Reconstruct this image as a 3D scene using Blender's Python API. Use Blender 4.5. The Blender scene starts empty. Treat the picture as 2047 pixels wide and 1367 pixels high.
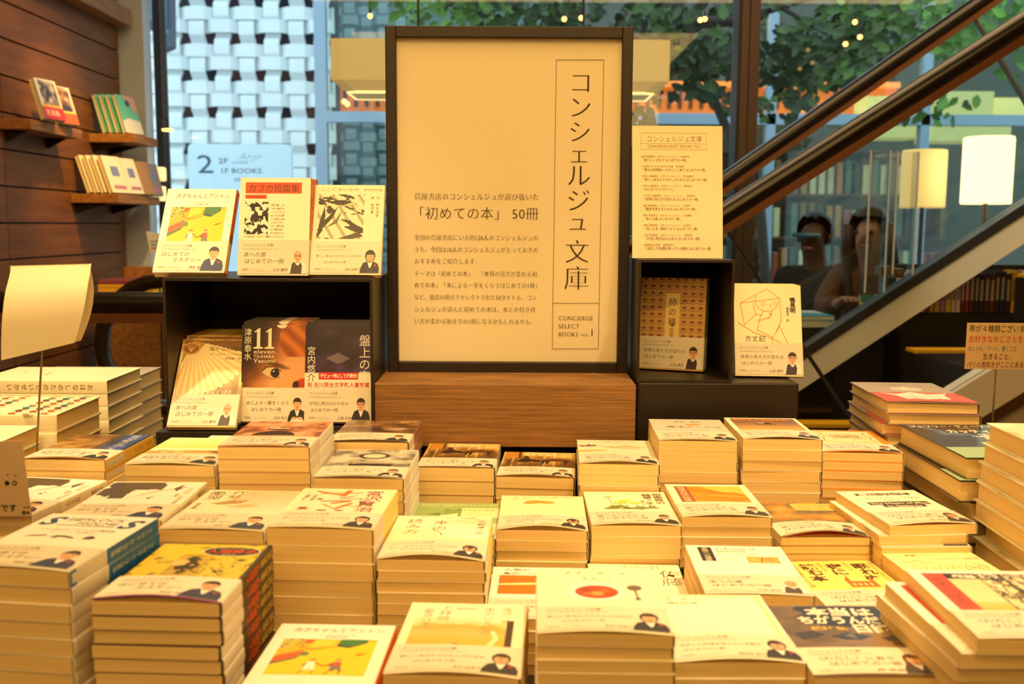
import bpy, bmesh, math, random
import numpy as np
from mathutils import Vector, Matrix, geometry
random.seed(11)
RNG = np.random.RandomState(5)
SC = bpy.context.scene
COL = SC.collection
PI = math.pi
HC = 1.35                                   # eye height above the shop floor
F = 1990.0                                  # focal length in pixels of the 2047 px wide frame
PITCH = math.atan(233.5 / F)
ROLL = math.radians(0.3)

# ------------------------------------------------------------------ camera
cd = bpy.data.cameras.new('camera')
cd.sensor_width = 36.0
cd.lens = F / 2047 * 36.0
cd.dof.use_dof = True
cd.dof.focus_distance = 1.52
cd.dof.aperture_fstop = 7.0
cd.clip_start = 0.02
cam = bpy.data.objects.new('camera', cd)
COL.objects.link(cam)
cam.matrix_world = Matrix.Translation((0, 0, HC)) @ Matrix.Rotation(PI / 2 - PITCH, 4, 'X') @ Matrix.Rotation(ROLL, 4, 'Z')
SC.camera = cam

# ------------------------------------------------------------------ world, exposure, room lights and added fills
SC.view_settings.view_transform = 'Standard'
SC.view_settings.look = 'None'
SC.view_settings.gamma = 1.0
SC.view_settings.use_curve_mapping = False
SC.view_settings.exposure = 0.32
W = bpy.data.worlds.new('overcast_sky')
SC.world = W
W.use_nodes = True
bg = W.node_tree.nodes['Background']
bg.inputs[0].default_value = (0.62, 0.87, 1.0, 1)
bg.inputs[1].default_value = 1.85
SC.cycles.max_bounces = 8
SC.cycles.transparent_max_bounces = 16
SC.cycles.sample_clamp_indirect = 6.0

WARM = (1.0, 0.59, 0.185)
def area(name, loc, rot, sx, sy, power, col=WARM):
    l = bpy.data.lights.new(name, 'AREA')
    l.shape = 'RECTANGLE'; l.size = sx; l.size_y = sy; l.energy = power; l.color = col
    o = bpy.data.objects.new(name, l); COL.objects.link(o)
    o.location = loc; o.rotation_euler = rot
    return o
def spot(name, loc, to, power, deg, blend=0.7, col=WARM, r=0.05):
    l = bpy.data.lights.new(name, 'SPOT')
    l.energy = power; l.color = col; l.spot_size = math.radians(deg); l.spot_blend = blend; l.shadow_soft_size = r
    o = bpy.data.objects.new(name, l); COL.objects.link(o)
    o.location = loc
    o.rotation_euler = (Vector(to) - Vector(loc)).to_track_quat('-Z', 'Y').to_euler()
    return o
HALO = (1.0, 0.70, 0.35)
area('ceiling_light_table', (0.1, 0.2, 3.1), (0, 0, 0), 3.2, 2.2, 52)
area('front_fill_light', (0.1, -1.9, 2.75), (math.radians(62), 0, 0), 3.4, 0.9, 32)  # added fill from behind the camera, lifts the poster and upright faces
area('ceiling_light_back', (0.9, 3.2, 3.1), (0, 0, 0), 5.0, 1.3, 60, (1.0, 0.66, 0.32))
spot('table_spot_right', (0.75, 0.75, 3.05), (0.30, 1.13, 0.98), 120, 38, 0.9, HALO)
spot('table_spot_left', (-1.25, 1.0, 3.05), (-0.66, 1.43, 1.05), 120, 26, 0.9, HALO)
spot('table_spot_mid', (-0.15, 1.5, 3.05), (-0.12, 1.16, 1.0), 32, 40, 0.9, HALO)
spot('poster_fill_spot', (0.0, -0.9, 3.05), (0.0, 1.58, 1.42), 66, 22, 0.8)  # added spot that brightens the poster without lighting the near table
spot('box_spot', (-0.35, -0.45, 3.05), (-0.40, 1.46, 1.2), 78, 20, 0.9, HALO)
spot('wall_spot_shelf', (-1.05, 3.85, 2.95), (-1.97, 4.55, 1.45), 115, 36, 0.8, (1.0, 0.60, 0.20))
area('opposite_shop_fill', (3.6, 12.6, 3.9), (0, 0, 0), 7.0, 1.2, 170, (1.0, 0.72, 0.40))  # added warm fill for the far bookcase, no fitting of its own
spot('bookcase_fill_spot', (2.0, 3.2, 3.1), (2.02, 4.1, 1.08), 60, 26, 0.8, (1.0, 0.8, 0.6))  # added spot that brightens the book row beyond the escalator
spot('wall_spot_high', (-1.0, 3.5, 3.0), (-1.98, 4.25, 2.0), 44, 34, 0.9, (1.0, 0.58, 0.18))

# ------------------------------------------------------------------ geometry from the eye
cp, sp = math.cos(PITCH), math.sin(PITCH)
cr, sr = math.cos(ROLL), math.sin(ROLL)
def at(px, py, Y):
    """the point at distance Y in front of the viewer seen at pixel (px, py)"""
    a, b = px - 1023.5, py - 683.5
    u = (a * cr + b * sr) / F; w = -(-a * sr + b * cr) / F
    k = Y / (cp + w * sp)
    return Vector((u * k, Y, HC + (-sp + w * cp) * k))

def lin(c):
    return tuple(((x / 255) / 12.92 if x <= 10.3 else ((x / 255 + 0.055) / 1.055) ** 2.4) for x in c)

# ------------------------------------------------------------------ materials
MATS = {}
def nodes_of(m):
    m.use_nodes = True
    return m.node_tree.nodes, m.node_tree.links, m.node_tree.nodes['Principled BSDF']
def mat(name, col, rough=0.6, metal=0.0, spec=0.5, noise=0.0, scale=20.0, emit=None, es=0.0, stretch=None, coat=0.0):
    if name in MATS: return MATS[name]
    m = bpy.data.materials.new(name); n, l, b = nodes_of(m)
    c = lin(col) + (1,)
    b.inputs['Base Color'].default_value = c
    b.inputs['Roughness'].default_value = rough
    b.inputs['Metallic'].default_value = metal
    b.inputs['Specular IOR Level'].default_value = spec
    b.inputs['Coat Weight'].default_value = coat
    if emit:
        b.inputs['Emission Color'].default_value = lin(emit) + (1,)
        b.inputs['Emission Strength'].default_value = es
    if noise > 0:
        tc = n.new('ShaderNodeTexCoord'); mp = n.new('ShaderNodeMapping'); tx = n.new('ShaderNodeTexNoise')
        mx = n.new('ShaderNodeMix'); mx.data_type = 'RGBA'
        l.new(tc.outputs['Object'], mp.inputs[0]); l.new(mp.outputs[0], tx.inputs['Vector'])
        if stretch: mp.inputs['Scale'].default_value = stretch
        tx.inputs['Scale'].default_value = scale; tx.inputs['Detail'].default_value = 5
        mx.inputs[6].default_value = tuple(x * (1 - noise) for x in c[:3]) + (1,)
        mx.inputs[7].default_value = tuple(min(1, x * (1 + noise)) for x in c[:3]) + (1,)
        l.new(tx.outputs[0], mx.inputs[0]); l.new(mx.outputs[2], b.inputs['Base Color'])
        bp = n.new('ShaderNodeBump'); bp.inputs['Strength'].default_value = 0.08; bp.inputs['Distance'].default_value = 0.002
        l.new(tx.outputs[0], bp.inputs['Height']); l.new(bp.outputs[0], b.inputs['Normal'])
    MATS[name] = m
    return m
def printed(name, rough, coat=0.0):
    m = bpy.data.materials.new(name); n, l, b = nodes_of(m)
    a = n.new('ShaderNodeVertexColor'); a.layer_name = 'Col'
    l.new(a.outputs[0], b.inputs['Base Color'])
    b.inputs['Roughness'].default_value = rough; b.inputs['Coat Weight'].default_value = coat; b.inputs['Coat Roughness'].default_value = 0.25
    MATS[name] = m
    return m
PRINT = printed('printed_paper', 0.5)
GLOSSPRINT = printed('laminated_print', 0.34, 0.5)
MATTE = printed('matte_surface', 0.75)
SHEEN = printed('satin_surface', 0.35)
def pages_mat():
    m = bpy.data.materials.new('page_edges'); n, l, b = nodes_of(m)
    tc = n.new('ShaderNodeTexCoord'); mp = n.new('ShaderNodeMapping'); tx = n.new('ShaderNodeTexNoise')
    mp.inputs['Scale'].default_value = (6, 6, 1500)
    tx.inputs['Scale'].default_value = 1.0; tx.inputs['Detail'].default_value = 3
    rp = n.new('ShaderNodeValToRGB')
    rp.color_ramp.elements[0].color = lin((230, 196, 126)) + (1,); rp.color_ramp.elements[0].position = 0.3
    rp.color_ramp.elements[1].color = lin((246, 222, 162)) + (1,); rp.color_ramp.elements[1].position = 0.72
    l.new(tc.outputs['Object'], mp.inputs[0]); l.new(mp.outputs[0], tx.inputs['Vector']); l.new(tx.outputs[0], rp.inputs[0])
    l.new(rp.outputs[0], b.inputs['Base Color']); b.inputs['Roughness'].default_value = 0.85
    b.inputs['Specular IOR Level'].default_value = 0.2
    MATS['page_edges'] = m
    return m
PAGES = pages_mat()
def glass_mat(name, tint=(0.96, 0.98, 0.98), gl=0.04, rough=0.0, fr=0.4):
    m = bpy.data.materials.new(name); m.use_nodes = True; n, l = m.node_tree.nodes, m.node_tree.links
    n.clear()
    out = n.new('ShaderNodeOutputMaterial'); t = n.new('ShaderNodeBsdfTransparent'); g = n.new('ShaderNodeBsdfGlossy'); x = n.new('ShaderNodeMixShader')
    lw = n.new('ShaderNodeLayerWeight'); lw.inputs[0].default_value = 0.25
    mm = n.new('ShaderNodeMath'); mm.operation = 'MULTIPLY_ADD'; mm.inputs[1].default_value = fr; mm.inputs[2].default_value = gl
    l.new(lw.outputs['Fresnel'], mm.inputs[0]); l.new(mm.outputs[0], x.inputs[0])
    t.inputs[0].default_value = tint + (1,); g.inputs['Roughness'].default_value = rough
    l.new(t.outputs[0], x.inputs[1]); l.new(g.outputs[0], x.inputs[2]); l.new(x.outputs[0], out.inputs[0])
    MATS[name] = m
    return m
GLASS = glass_mat('window_glass')
ACRYLIC = glass_mat('clear_acrylic', (0.95, 0.97, 0.97), 0.03)
BALGLASS = glass_mat('balustrade_glass', (0.93, 0.96, 0.95), 0.02)
DARKGLASS = glass_mat('tinted_glass', (0.82, 0.88, 0.85), 0.02)
def wood_mat(name, dark, light, scale=(1, 1, 1), nscale=8.0, rough=0.55, bump=0.15):
    m = bpy.data.materials.new(name); n, l, b = nodes_of(m)
    tc = n.new('ShaderNodeTexCoord'); mp = n.new('ShaderNodeMapping'); tx = n.new('ShaderNodeTexNoise'); rp = n.new('ShaderNodeValToRGB')
    mp.inputs['Scale'].default_value = scale; tx.inputs['Scale'].default_value = nscale; tx.inputs['Detail'].default_value = 6; tx.inputs['Roughness'].default_value = 0.65
    rp.color_ramp.elements[0].color = lin(dark) + (1,); rp.color_ramp.elements[0].position = 0.35
    rp.color_ramp.elements[1].color = lin(light) + (1,); rp.color_ramp.elements[1].position = 0.68
    l.new(tc.outputs['Object'], mp.inputs[0]); l.new(mp.outputs[0], tx.inputs['Vector']); l.new(tx.outputs[0], rp.inputs[0]); l.new(rp.outputs[0], b.inputs['Base Color'])
    bp = n.new('ShaderNodeBump'); bp.inputs['Strength'].default_value = bump; bp.inputs['Distance'].default_value = 0.002
    l.new(tx.outputs[0], bp.inputs['Height']); l.new(bp.outputs[0], b.inputs['Normal'])
    b.inputs['Roughness'].default_value = rough
    MATS[name] = m
    return m
OAK = wood_mat('riser_oak', (112, 76, 36), (156, 110, 56), (3, 8, 85), 3.0, 0.65, 0.5)
WALLWOOD = wood_mat('wall_veneer', (104, 60, 22), (132, 80, 32), (30, 1.6, 14), 2.0, 0.5, 0.05)
SHELFWOOD = wood_mat('shelf_veneer', (132, 84, 38), (182, 124, 62), (20, 1.5, 20), 2.5, 0.5, 0.05)
STEEL_DARK = mat('black_steel', (44, 34, 26), 0.45, 0.3, noise=0.25, scale=30)
BLACKWOOD = mat('black_board', (30, 24, 19), 0.5, noise=0.2, scale=25)
FRAMEWOOD = wood_mat('dark_frame_wood', (24, 14, 7), (38, 23, 12), (3, 3, 40), 3, 0.5, 0.05)

# ------------------------------------------------------------------ mesh collecting
class MB:
    def __init__(s): s.v = []; s.f = []; s.c = []; s.m = []; s.n = 0
    def add(s, verts, faces, col=(200, 200, 200), mi=0):
        k = s.n; s.v.extend([tuple(map(float, p)) for p in verts]); s.n += len(verts)
        c = lin(col)
        for f in faces:
            s.f.append(tuple(k + i for i in f)); s.c.append(c); s.m.append(mi)
        return s
    def addc(s, verts, faces, cols, mi=0):
        k = s.n; s.v.extend([tuple(map(float, p)) for p in verts]); s.n += len(verts)
        for f, c in zip(faces, cols):
            s.f.append(tuple(k + i for i in f)); s.c.append(lin(c)); s.m.append(mi)
        return s
    def box(s, a, b, col=(200, 200, 200), mi=0, M=None):
        (x0, y0, z0), (x1, y1, z1) = a, b
        v = [(x0, y0, z0), (x1, y0, z0), (x1, y1, z0), (x0, y1, z0), (x0, y0, z1), (x1, y0, z1), (x1, y1, z1), (x0, y1, z1)]
        if M: v = [M @ Vector(p) for p in v]
        return s.add(v, [(0, 3, 2, 1), (4, 5, 6, 7), (0, 1, 5, 4), (1, 2, 6, 5), (2, 3, 7, 6), (3, 0, 4, 7)], col, mi)
    def tube(s, pts, r, seg=10, col=(200, 200, 200), mi=0, cap=True, squash=None):
        pts = [Vector(p) for p in pts]; rr = r if isinstance(r, (list, tuple)) else [r] * len(pts)
        vs = []; up = Vector((0, 0, 1)); prev = None
        for i, p in enumerate(pts):
            d = (pts[min(i + 1, len(pts) - 1)] - pts[max(i - 1, 0)]).normalized()
            if prev is None:
                a = d.cross(up)
                if a.length < 1e-3: a = d.cross(Vector((1, 0, 0)))
            else: a = prev - d * prev.dot(d)
            a.normalize(); b2 = d.cross(a).normalized(); prev = a
            k = squash or (1, 1)
            for j in range(seg):
                t = 2 * PI * j / seg
                vs.append(p + a * (math.cos(t) * rr[i] * k[0]) + b2 * (math.sin(t) * rr[i] * k[1]))
        fs = [(i * seg + j, i * seg + (j + 1) % seg, (i + 1) * seg + (j + 1) % seg, (i + 1) * seg + j) for i in range(len(pts) - 1) for j in range(seg)]
        if cap:
            fs.append(tuple(range(seg - 1, -1, -1))); fs.append(tuple((len(pts) - 1) * seg + j for j in range(seg)))
        return s.add(vs, fs, col, mi)
    def lathe(s, prof, seg=24, col=(200, 200, 200), mi=0, M=None):
        vs = [Vector((r * math.cos(2 * PI * j / seg), r * math.sin(2 * PI * j / seg), z)) for r, z in prof for j in range(seg)]
        if M: vs = [M @ v for v in vs]
        fs = [(i * seg + j, i * seg + (j + 1) % seg, (i + 1) * seg + (j + 1) % seg, (i + 1) * seg + j) for i in range(len(prof) - 1) for j in range(seg)]
        return s.add(vs, fs, col, mi)
    def prism(s, poly, f0, f1, col=(200, 200, 200), mi=0):
        """poly: 2D outline; f0, f1 map a 2D point to the two faces"""
        n = len(poly); v = [f0(p) for p in poly] + [f1(p) for p in poly]
        fs = [tuple(range(n - 1, -1, -1)), tuple(range(n, 2 * n))] + [(i, (i + 1) % n, n + (i + 1) % n, n + i) for i in range(n)]
        return s.add(v, fs, col, mi)
    def ico(s, c, r, col, sub=2, mi=0, sc=(1, 1, 1)):
        bm = bmesh.new(); bmesh.ops.create_icosphere(bm, subdivisions=sub, radius=1)
        v = [(c[0] + p.co.x * r * sc[0], c[1] + p.co.y * r * sc[1], c[2] + p.co.z * r * sc[2]) for p in bm.verts]
        f = [tuple(q.index for q in fc.verts) for fc in bm.faces]; bm.free()
        return s.add(v, f, col, mi)
    def mesh(s, name, mats, smooth=False):
        me = bpy.data.meshes.new(name)
        me.from_pydata(s.v, [], s.f)
        for m in (mats if isinstance(mats, (list, tuple)) else [mats]): me.materials.append(m)
        if me.polygons:
            me.polygons.foreach_set('material_index', s.m)
            at_ = me.color_attributes.new('Col', 'FLOAT_COLOR', 'CORNER')
            lt = np.zeros(len(me.polygons), dtype=np.int32); me.polygons.foreach_get('loop_total', lt)
            c = np.ones((len(s.c), 4), dtype=np.float32); c[:, :3] = np.array(s.c, dtype=np.float32)
            at_.data.foreach_set('color', np.repeat(c, lt, axis=0).ravel())
            if smooth: me.polygons.foreach_set('use_smooth', [True] * len(me.polygons))
        me.update()
        return me
    def build(s, name, mats, parent=None, smooth=False, loc=None, bevel=0):
        return link(name, s.mesh(name, mats, smooth), parent, loc, bevel)
def link(name, me, parent=None, loc=None, bevel=0):
    o = bpy.data.objects.new(name, me); COL.objects.link(o)
    if parent: o.parent = parent
    if loc: o.location = loc
    if bevel:
        b = o.modifiers.new('edge', 'BEVEL'); b.width = bevel; b.segments = 2; b.limit_method = 'ANGLE'
    return o
def tag(o, label, cat, group=None, kind=None):
    o['label'] = label; o['category'] = cat
    if group: o['group'] = group
    if kind: o['kind'] = kind
    return o
def empty(name, loc=(0, 0, 0)):
    o = bpy.data.objects.new(name, None); COL.objects.link(o); o.location = loc; o.empty_display_size = 0.05
    return o
def struct(o): o['kind'] = 'structure'; return o
def copy_tree(o, parent=None):
    c = o.copy(); COL.objects.link(c)
    if parent: c.parent = parent
    for ch in o.children: copy_tree(ch, c)
    return c

# ------------------------------------------------------------------ printed sheets: lettering and pictures in millimetres on a surface
GL = {}
def glyphs(s, off=0.0):
    k = (s, off)
    if k not in GL:
        c = bpy.data.curves.new('t', 'FONT'); c.body = s; c.resolution_u = 2; c.offset = off
        o = bpy.data.objects.new('t', c); COL.objects.link(o)
        ev = o.evaluated_get(bpy.context.evaluated_depsgraph_get()); m = ev.to_mesh()
        v = np.array([x.co[:2] for x in m.vertices]).reshape(-1, 2); f = [tuple(p.vertices) for p in m.polygons]
        ev.to_mesh_clear(); bpy.data.objects.remove(o); bpy.data.curves.remove(c)
        GL[k] = (v, f)
    return GL[k]
def split_tris(P, T, lim):
    out = []; P = [tuple(p) for p in P]; st = list(T)
    while st:
        a, b, c = st.pop()
        d = [(math.dist(P[a], P[b]), a, b, c), (math.dist(P[b], P[c]), b, c, a), (math.dist(P[c], P[a]), c, a, b)]
        L, i, j, k = max(d)
        if L <= lim: out.append((a, b, c)); continue
        P.append(((P[i][0] + P[j][0]) / 2, (P[i][1] + P[j][1]) / 2)); q = len(P) - 1
        st += [(i, q, k), (q, j, k)]
    return P, out
class Sheet:
    def __init__(s, mb, surf, eps=0.15, mi=0, lim=14): s.mb = mb; s.surf = surf; s.e = eps; s.k = 0; s.mi = mi; s.lim = lim
    def _put(s, P, T, col):
        s.k += 1
        s.mb.add(s.surf(np.array(P, dtype=float).reshape(-1, 2), s.e + 0.018 * s.k), T, col, s.mi)
    def poly(s, pts, col):
        if len(pts) < 3: return
        T = geometry.tessellate_polygon([[Vector((p[0], p[1], 0)) for p in pts]])
        fix = []
        for a, b, c in T:
            A, B, C = pts[a], pts[b], pts[c]
            cr_ = (B[0] - A[0]) * (C[1] - A[1]) - (B[1] - A[1]) * (C[0] - A[0])
            fix.append((a, b, c) if cr_ >= 0 else (a, c, b))
        P, T = split_tris(pts, fix, s.lim); s._put(P, T, col)
    def rect(s, x0, y0, x1, y1, col): s.poly([(x0, y0), (x1, y0), (x1, y1), (x0, y1)], col)
    def ell(s, cx, cy, rx, ry, col, n=24, rot=0, a0=0, a1=2 * PI):
        c, q = math.cos(rot), math.sin(rot); r = []
        for i in range(n):
            t = a0 + (a1 - a0) * i / (n if a1 - a0 > 6.2 else n - 1); u, v = rx * math.cos(t), ry * math.sin(t)
            r.append((cx + u * c - v * q, cy + u * q + v * c))
        s.poly(r, col)
    def line(s, pts, w, col):
        for a, b in zip(pts, pts[1:]):
            d = math.dist(a, b) or 1; nx, ny = -(b[1] - a[1]) / d * w / 2, (b[0] - a[0]) / d * w / 2
            s.poly([(a[0] - nx, a[1] - ny), (b[0] - nx, b[1] - ny), (b[0] + nx, b[1] + ny), (a[0] + nx, a[1] + ny)], col); s.k -= 1
        s.k += 1
    def txt(s, t, x, y, size, col, w=None, shear=0.0, off=0.0, sy=1.0, al='l'):
        v, f = glyphs(t, off)
        if not len(v): return
        wd = v[:, 0].max() - min(0, v[:, 0].min()); k = size
        kx = k if w is None else w / wd
        if al == 'c': x -= wd * kx / 2
        P = np.stack([x + v[:, 0] * kx + v[:, 1] * k * shear, y + v[:, 1] * k * sy], 1)
        s._put(P, f, col)
    def txtv(s, t, x, y, size, col, pitch=1.0, off=0.0, sx=1.0, jit=0):
        """vertical lettering: x is the column's middle, y the top"""
        for i, ch in enumerate(t):
            v, f = glyphs(ch, off)
            if not len(v): continue
            P = np.stack([x + (v[:, 0] - 0.5) * size * sx + jit * math.sin(i * 2.1), y - size * pitch * (i + 0.88) + v[:, 1] * size], 1)
            s._put(P, f, col); s.k -= 1
        s.k += 1
    def field(s, x0, y0, x1, y1, nx, ny, fn):
        s.k += 1
        g = [(x0 + (x1 - x0) * i / nx, y0 + (y1 - y0) * j / ny) for j in range(ny + 1) for i in range(nx + 1)]
        fs = [(j * (nx + 1) + i, j * (nx + 1) + i + 1, (j + 1) * (nx + 1) + i + 1, (j + 1) * (nx + 1) + i) for j in range(ny) for i in range(nx)]
        cs = [fn((i + 0.5) / nx, (j + 0.5) / ny) for j in range(ny) for i in range(nx)]
        s.mb.addc(s.surf(np.array(g), s.e + 0.018 * s.k), fs, cs, s.mi)
_N = RNG.rand(64, 64)
def vn(x, y):
    i, j = int(math.floor(x)), int(math.floor(y)); fx, fy = x - i, y - j; fx = fx * fx * (3 - 2 * fx); fy = fy * fy * (3 - 2 * fy)
    q = lambda a, b: _N[a % 64, b % 64]
    return (q(i, j) * (1 - fx) + q(i + 1, j) * fx) * (1 - fy) + (q(i, j + 1) * (1 - fx) + q(i + 1, j + 1) * fx) * fy
def fbm(x, y, o=4): return sum(vn(x * 2 ** k + 7 * k, y * 2 ** k + 3 * k) / 2 ** (k + 1) for k in range(o)) / (1 - 0.5 ** o)
def mixc(a, b, t): t = max(0, min(1, t)); return tuple(a[i] * (1 - t) + b[i] * t for i in range(3))
def ramp(t, *st):
    for (p, a), (q, b) in zip(st, st[1:]):
        if t <= q: return mixc(a, b, (t - p) / (q - p))
    return st[-1][1]

# ------------------------------------------------------------------ paperbacks: page block, jacket and paper band
INK = (54, 46, 36); GREY = (106, 96, 78)
WHT = (244, 241, 230); CRM = (240, 230, 200)
def bust(S, x, y, h, kind):
    if kind == 'side': h *= 1.15; x -= 3
    """small head and shoulders printed on the paper band"""
    sk = (222, 170, 128); hair = (48, 36, 28); suit = (44, 40, 44); u = h / 30.0
    P = lambda pts, c: S.poly([(x + a * u, y + b * u) for a, b in pts], c)
    E = lambda cx, cy, rx, ry, c, **k: S.ell(x + cx * u, y + cy * u, rx * u, ry * u, c, **k)
    if kind == 'side': suit = (40, 52, 92)
    if kind == 'long': hair = (96, 62, 38); suit = (70, 62, 58)
    if kind in ('bald', 'vest'):
        P([(-11, 0), (11, 0), (11.5, 7), (9, 13), (3.5, 15.5), (-3.5, 15.5), (-8, 12), (-10.5, 6)], (236, 232, 222))
        P([(-9, 0), (4.5, 0), (5.5, 8), (4, 14), (1, 10), (-1, 10), (-4, 14.5), (-7, 12)], (78, 66, 58) if kind == 'bald' else (58, 46, 58))
    else:
        P([(-12, 0), (11, 0), (11.5, 6), (9.5, 12), (4, 15), (-4, 15), (-8.5, 12.5), (-11.5, 5)], suit)
        P([(-3.4, 15), (3.4, 15), (0.8, 6.5), (-0.6, 6.5)], (240, 236, 226))
    P([(-2.4, 13), (2.4, 13), (2.2, 17.5), (-2.2, 17.5)], (206, 152, 112))
    if kind == 'hands':
        P([(-9, 0), (9, 0), (7, 3.4), (0, 5), (-7, 3.2)], (238, 232, 220)); E(-4, 4, 3, 1.8, sk); E(4, 4, 3, 1.8, sk)
    if kind in ('woman', 'long'): E(0, 22.2, 6.2, 8.0, hair)
    if kind == 'long': P([(-6, 22), (-8, 11), (-3.5, 12), (-4, 22)], hair)
    E(0, 21.5, 4.9, 6.6, sk)
    if kind not in ('bald',):
        S.ell(x, y + 23.5 * u, 5.3 * u, 5.6 * u, hair, a0=0.05, a1=PI - 0.05)
        P([(-5.3, 24), (-4.6, 19.5), (-3.9, 24.5)], hair); P([(5.3, 24), (4.6, 20.5), (3.9, 24.5)], hair)
    if kind in ('bald', 'vest', 'short'):
        for q in (-2.2, 2.2): E(q, 21.6, 1.7, 1.2, (60, 46, 38)); E(q, 21.6, 1.2, 0.8, sk)
    for q in (-2.1, 2.1): E(q, 21.6, 0.6, 0.4, (50, 34, 26))
    P([(-0.6, 18.8), (0.8, 18.8), (0.2, 21.2)], (200, 142, 104)); E(0, 17.2, 1.6, 0.45, (186, 96, 80))
    if kind in ('woman', 'side'): P([(5, 9), (7.6, 9), (7.6, 10.8), (5, 10.8)], (206, 70, 46))
BANDS = {
    'door': (['本への扉', 'はじめての一冊'], 'bald', '三砂 慶明'),
    'new': (['新しいあなたとわたしのための', '　　はじめての１冊'], 'woman', '宮台 由美子'),
    'world': (['世界の見え方が変わる', 'はじめての一冊'], 'vest', '北田 博充'),
    'mystery': (['はじめての', '　　ミステリー'], 'side', '間室 道子'),
    'other': (['異界を旅するための', '　はじめての一冊'], 'short', '八木 寧子'),
    'strike': (['本による一撃をくらう', '　はじめての一冊'], 'hands', '北村 知之'),
    'sf': (['SF沼に飛び込むための', 'はじめての一冊'], 'short', '江藤 宏樹'),
    'trip': (['旅へといざなう', 'はじめての一冊'], 'short', '坂本 幹也'),
    'me': (['〈わたし〉に会う', '　はじめての一冊'], 'long', '森 春実'),
    'order': (['注文した料理を待っている間の', 'はじめての一冊'], 'woman', '薬師寺 結子'),
}
def band_art(S, style, w, y0, h):
    L, who, sign = BANDS[style]
    S.txt('コンシェルジュ文庫', 7, y0 + h - 10, 5.0, GREY)
    S.txt('CONCIERGE SELECT BOOKS  Vol.1', 7, y0 + h - 15.2, 3.2, (150, 138, 114), w=52)
    n = max(len(q) for q in L); sz = min(8.4, 68.0 / n)
    for i, q in enumerate(L): S.txt(q, 8 + i * 1.5, y0 + h - 25.5 - i * 10, sz, INK, shear=0.12, off=-0.004)
    S.txt('蔦屋書店　コンシェルジュ', 7, y0 + 5.2, 2.6, (136, 124, 102), w=32)
    S.txt(sign, 52, y0 + 4.2, 4.6, GREY, shear=0.15, w=22)
    S.line([(6, y0 + 3.4), (w - 34, y0 + 3.4)], 0.25, (190, 178, 150))
    bust(S, w - 16, y0 + 0.3, 37, who)
def spine_profile(w, t, b, n=6):
    """points (x, z) of the rounded back from the top sheet to the bottom sheet"""
    r = []
    for i in range(n + 1):
        a = PI / 2 - PI * i / n
        r.append((w / 2 + b * (abs(math.cos(a)) ** 0.6), t / 2 + t / 2 * math.sin(a)))
    return r
def surf_fn(w, d, t, L, K):
    def f(P, e):
        x, y = np.clip(P[:, 0], 0, w), np.clip(P[:, 1], 0, d)
        z = t + L * np.sin(PI * x / w) * (1 - y / d) ** 2 + K * (1 - x / w) ** 2 * (1 - y / d) ** 1.5 + e
        return np.stack([(P[:, 0] - w / 2) / 1000, (P[:, 1] - d / 2) / 1000, z / 1000], 1)
    return f
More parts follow.
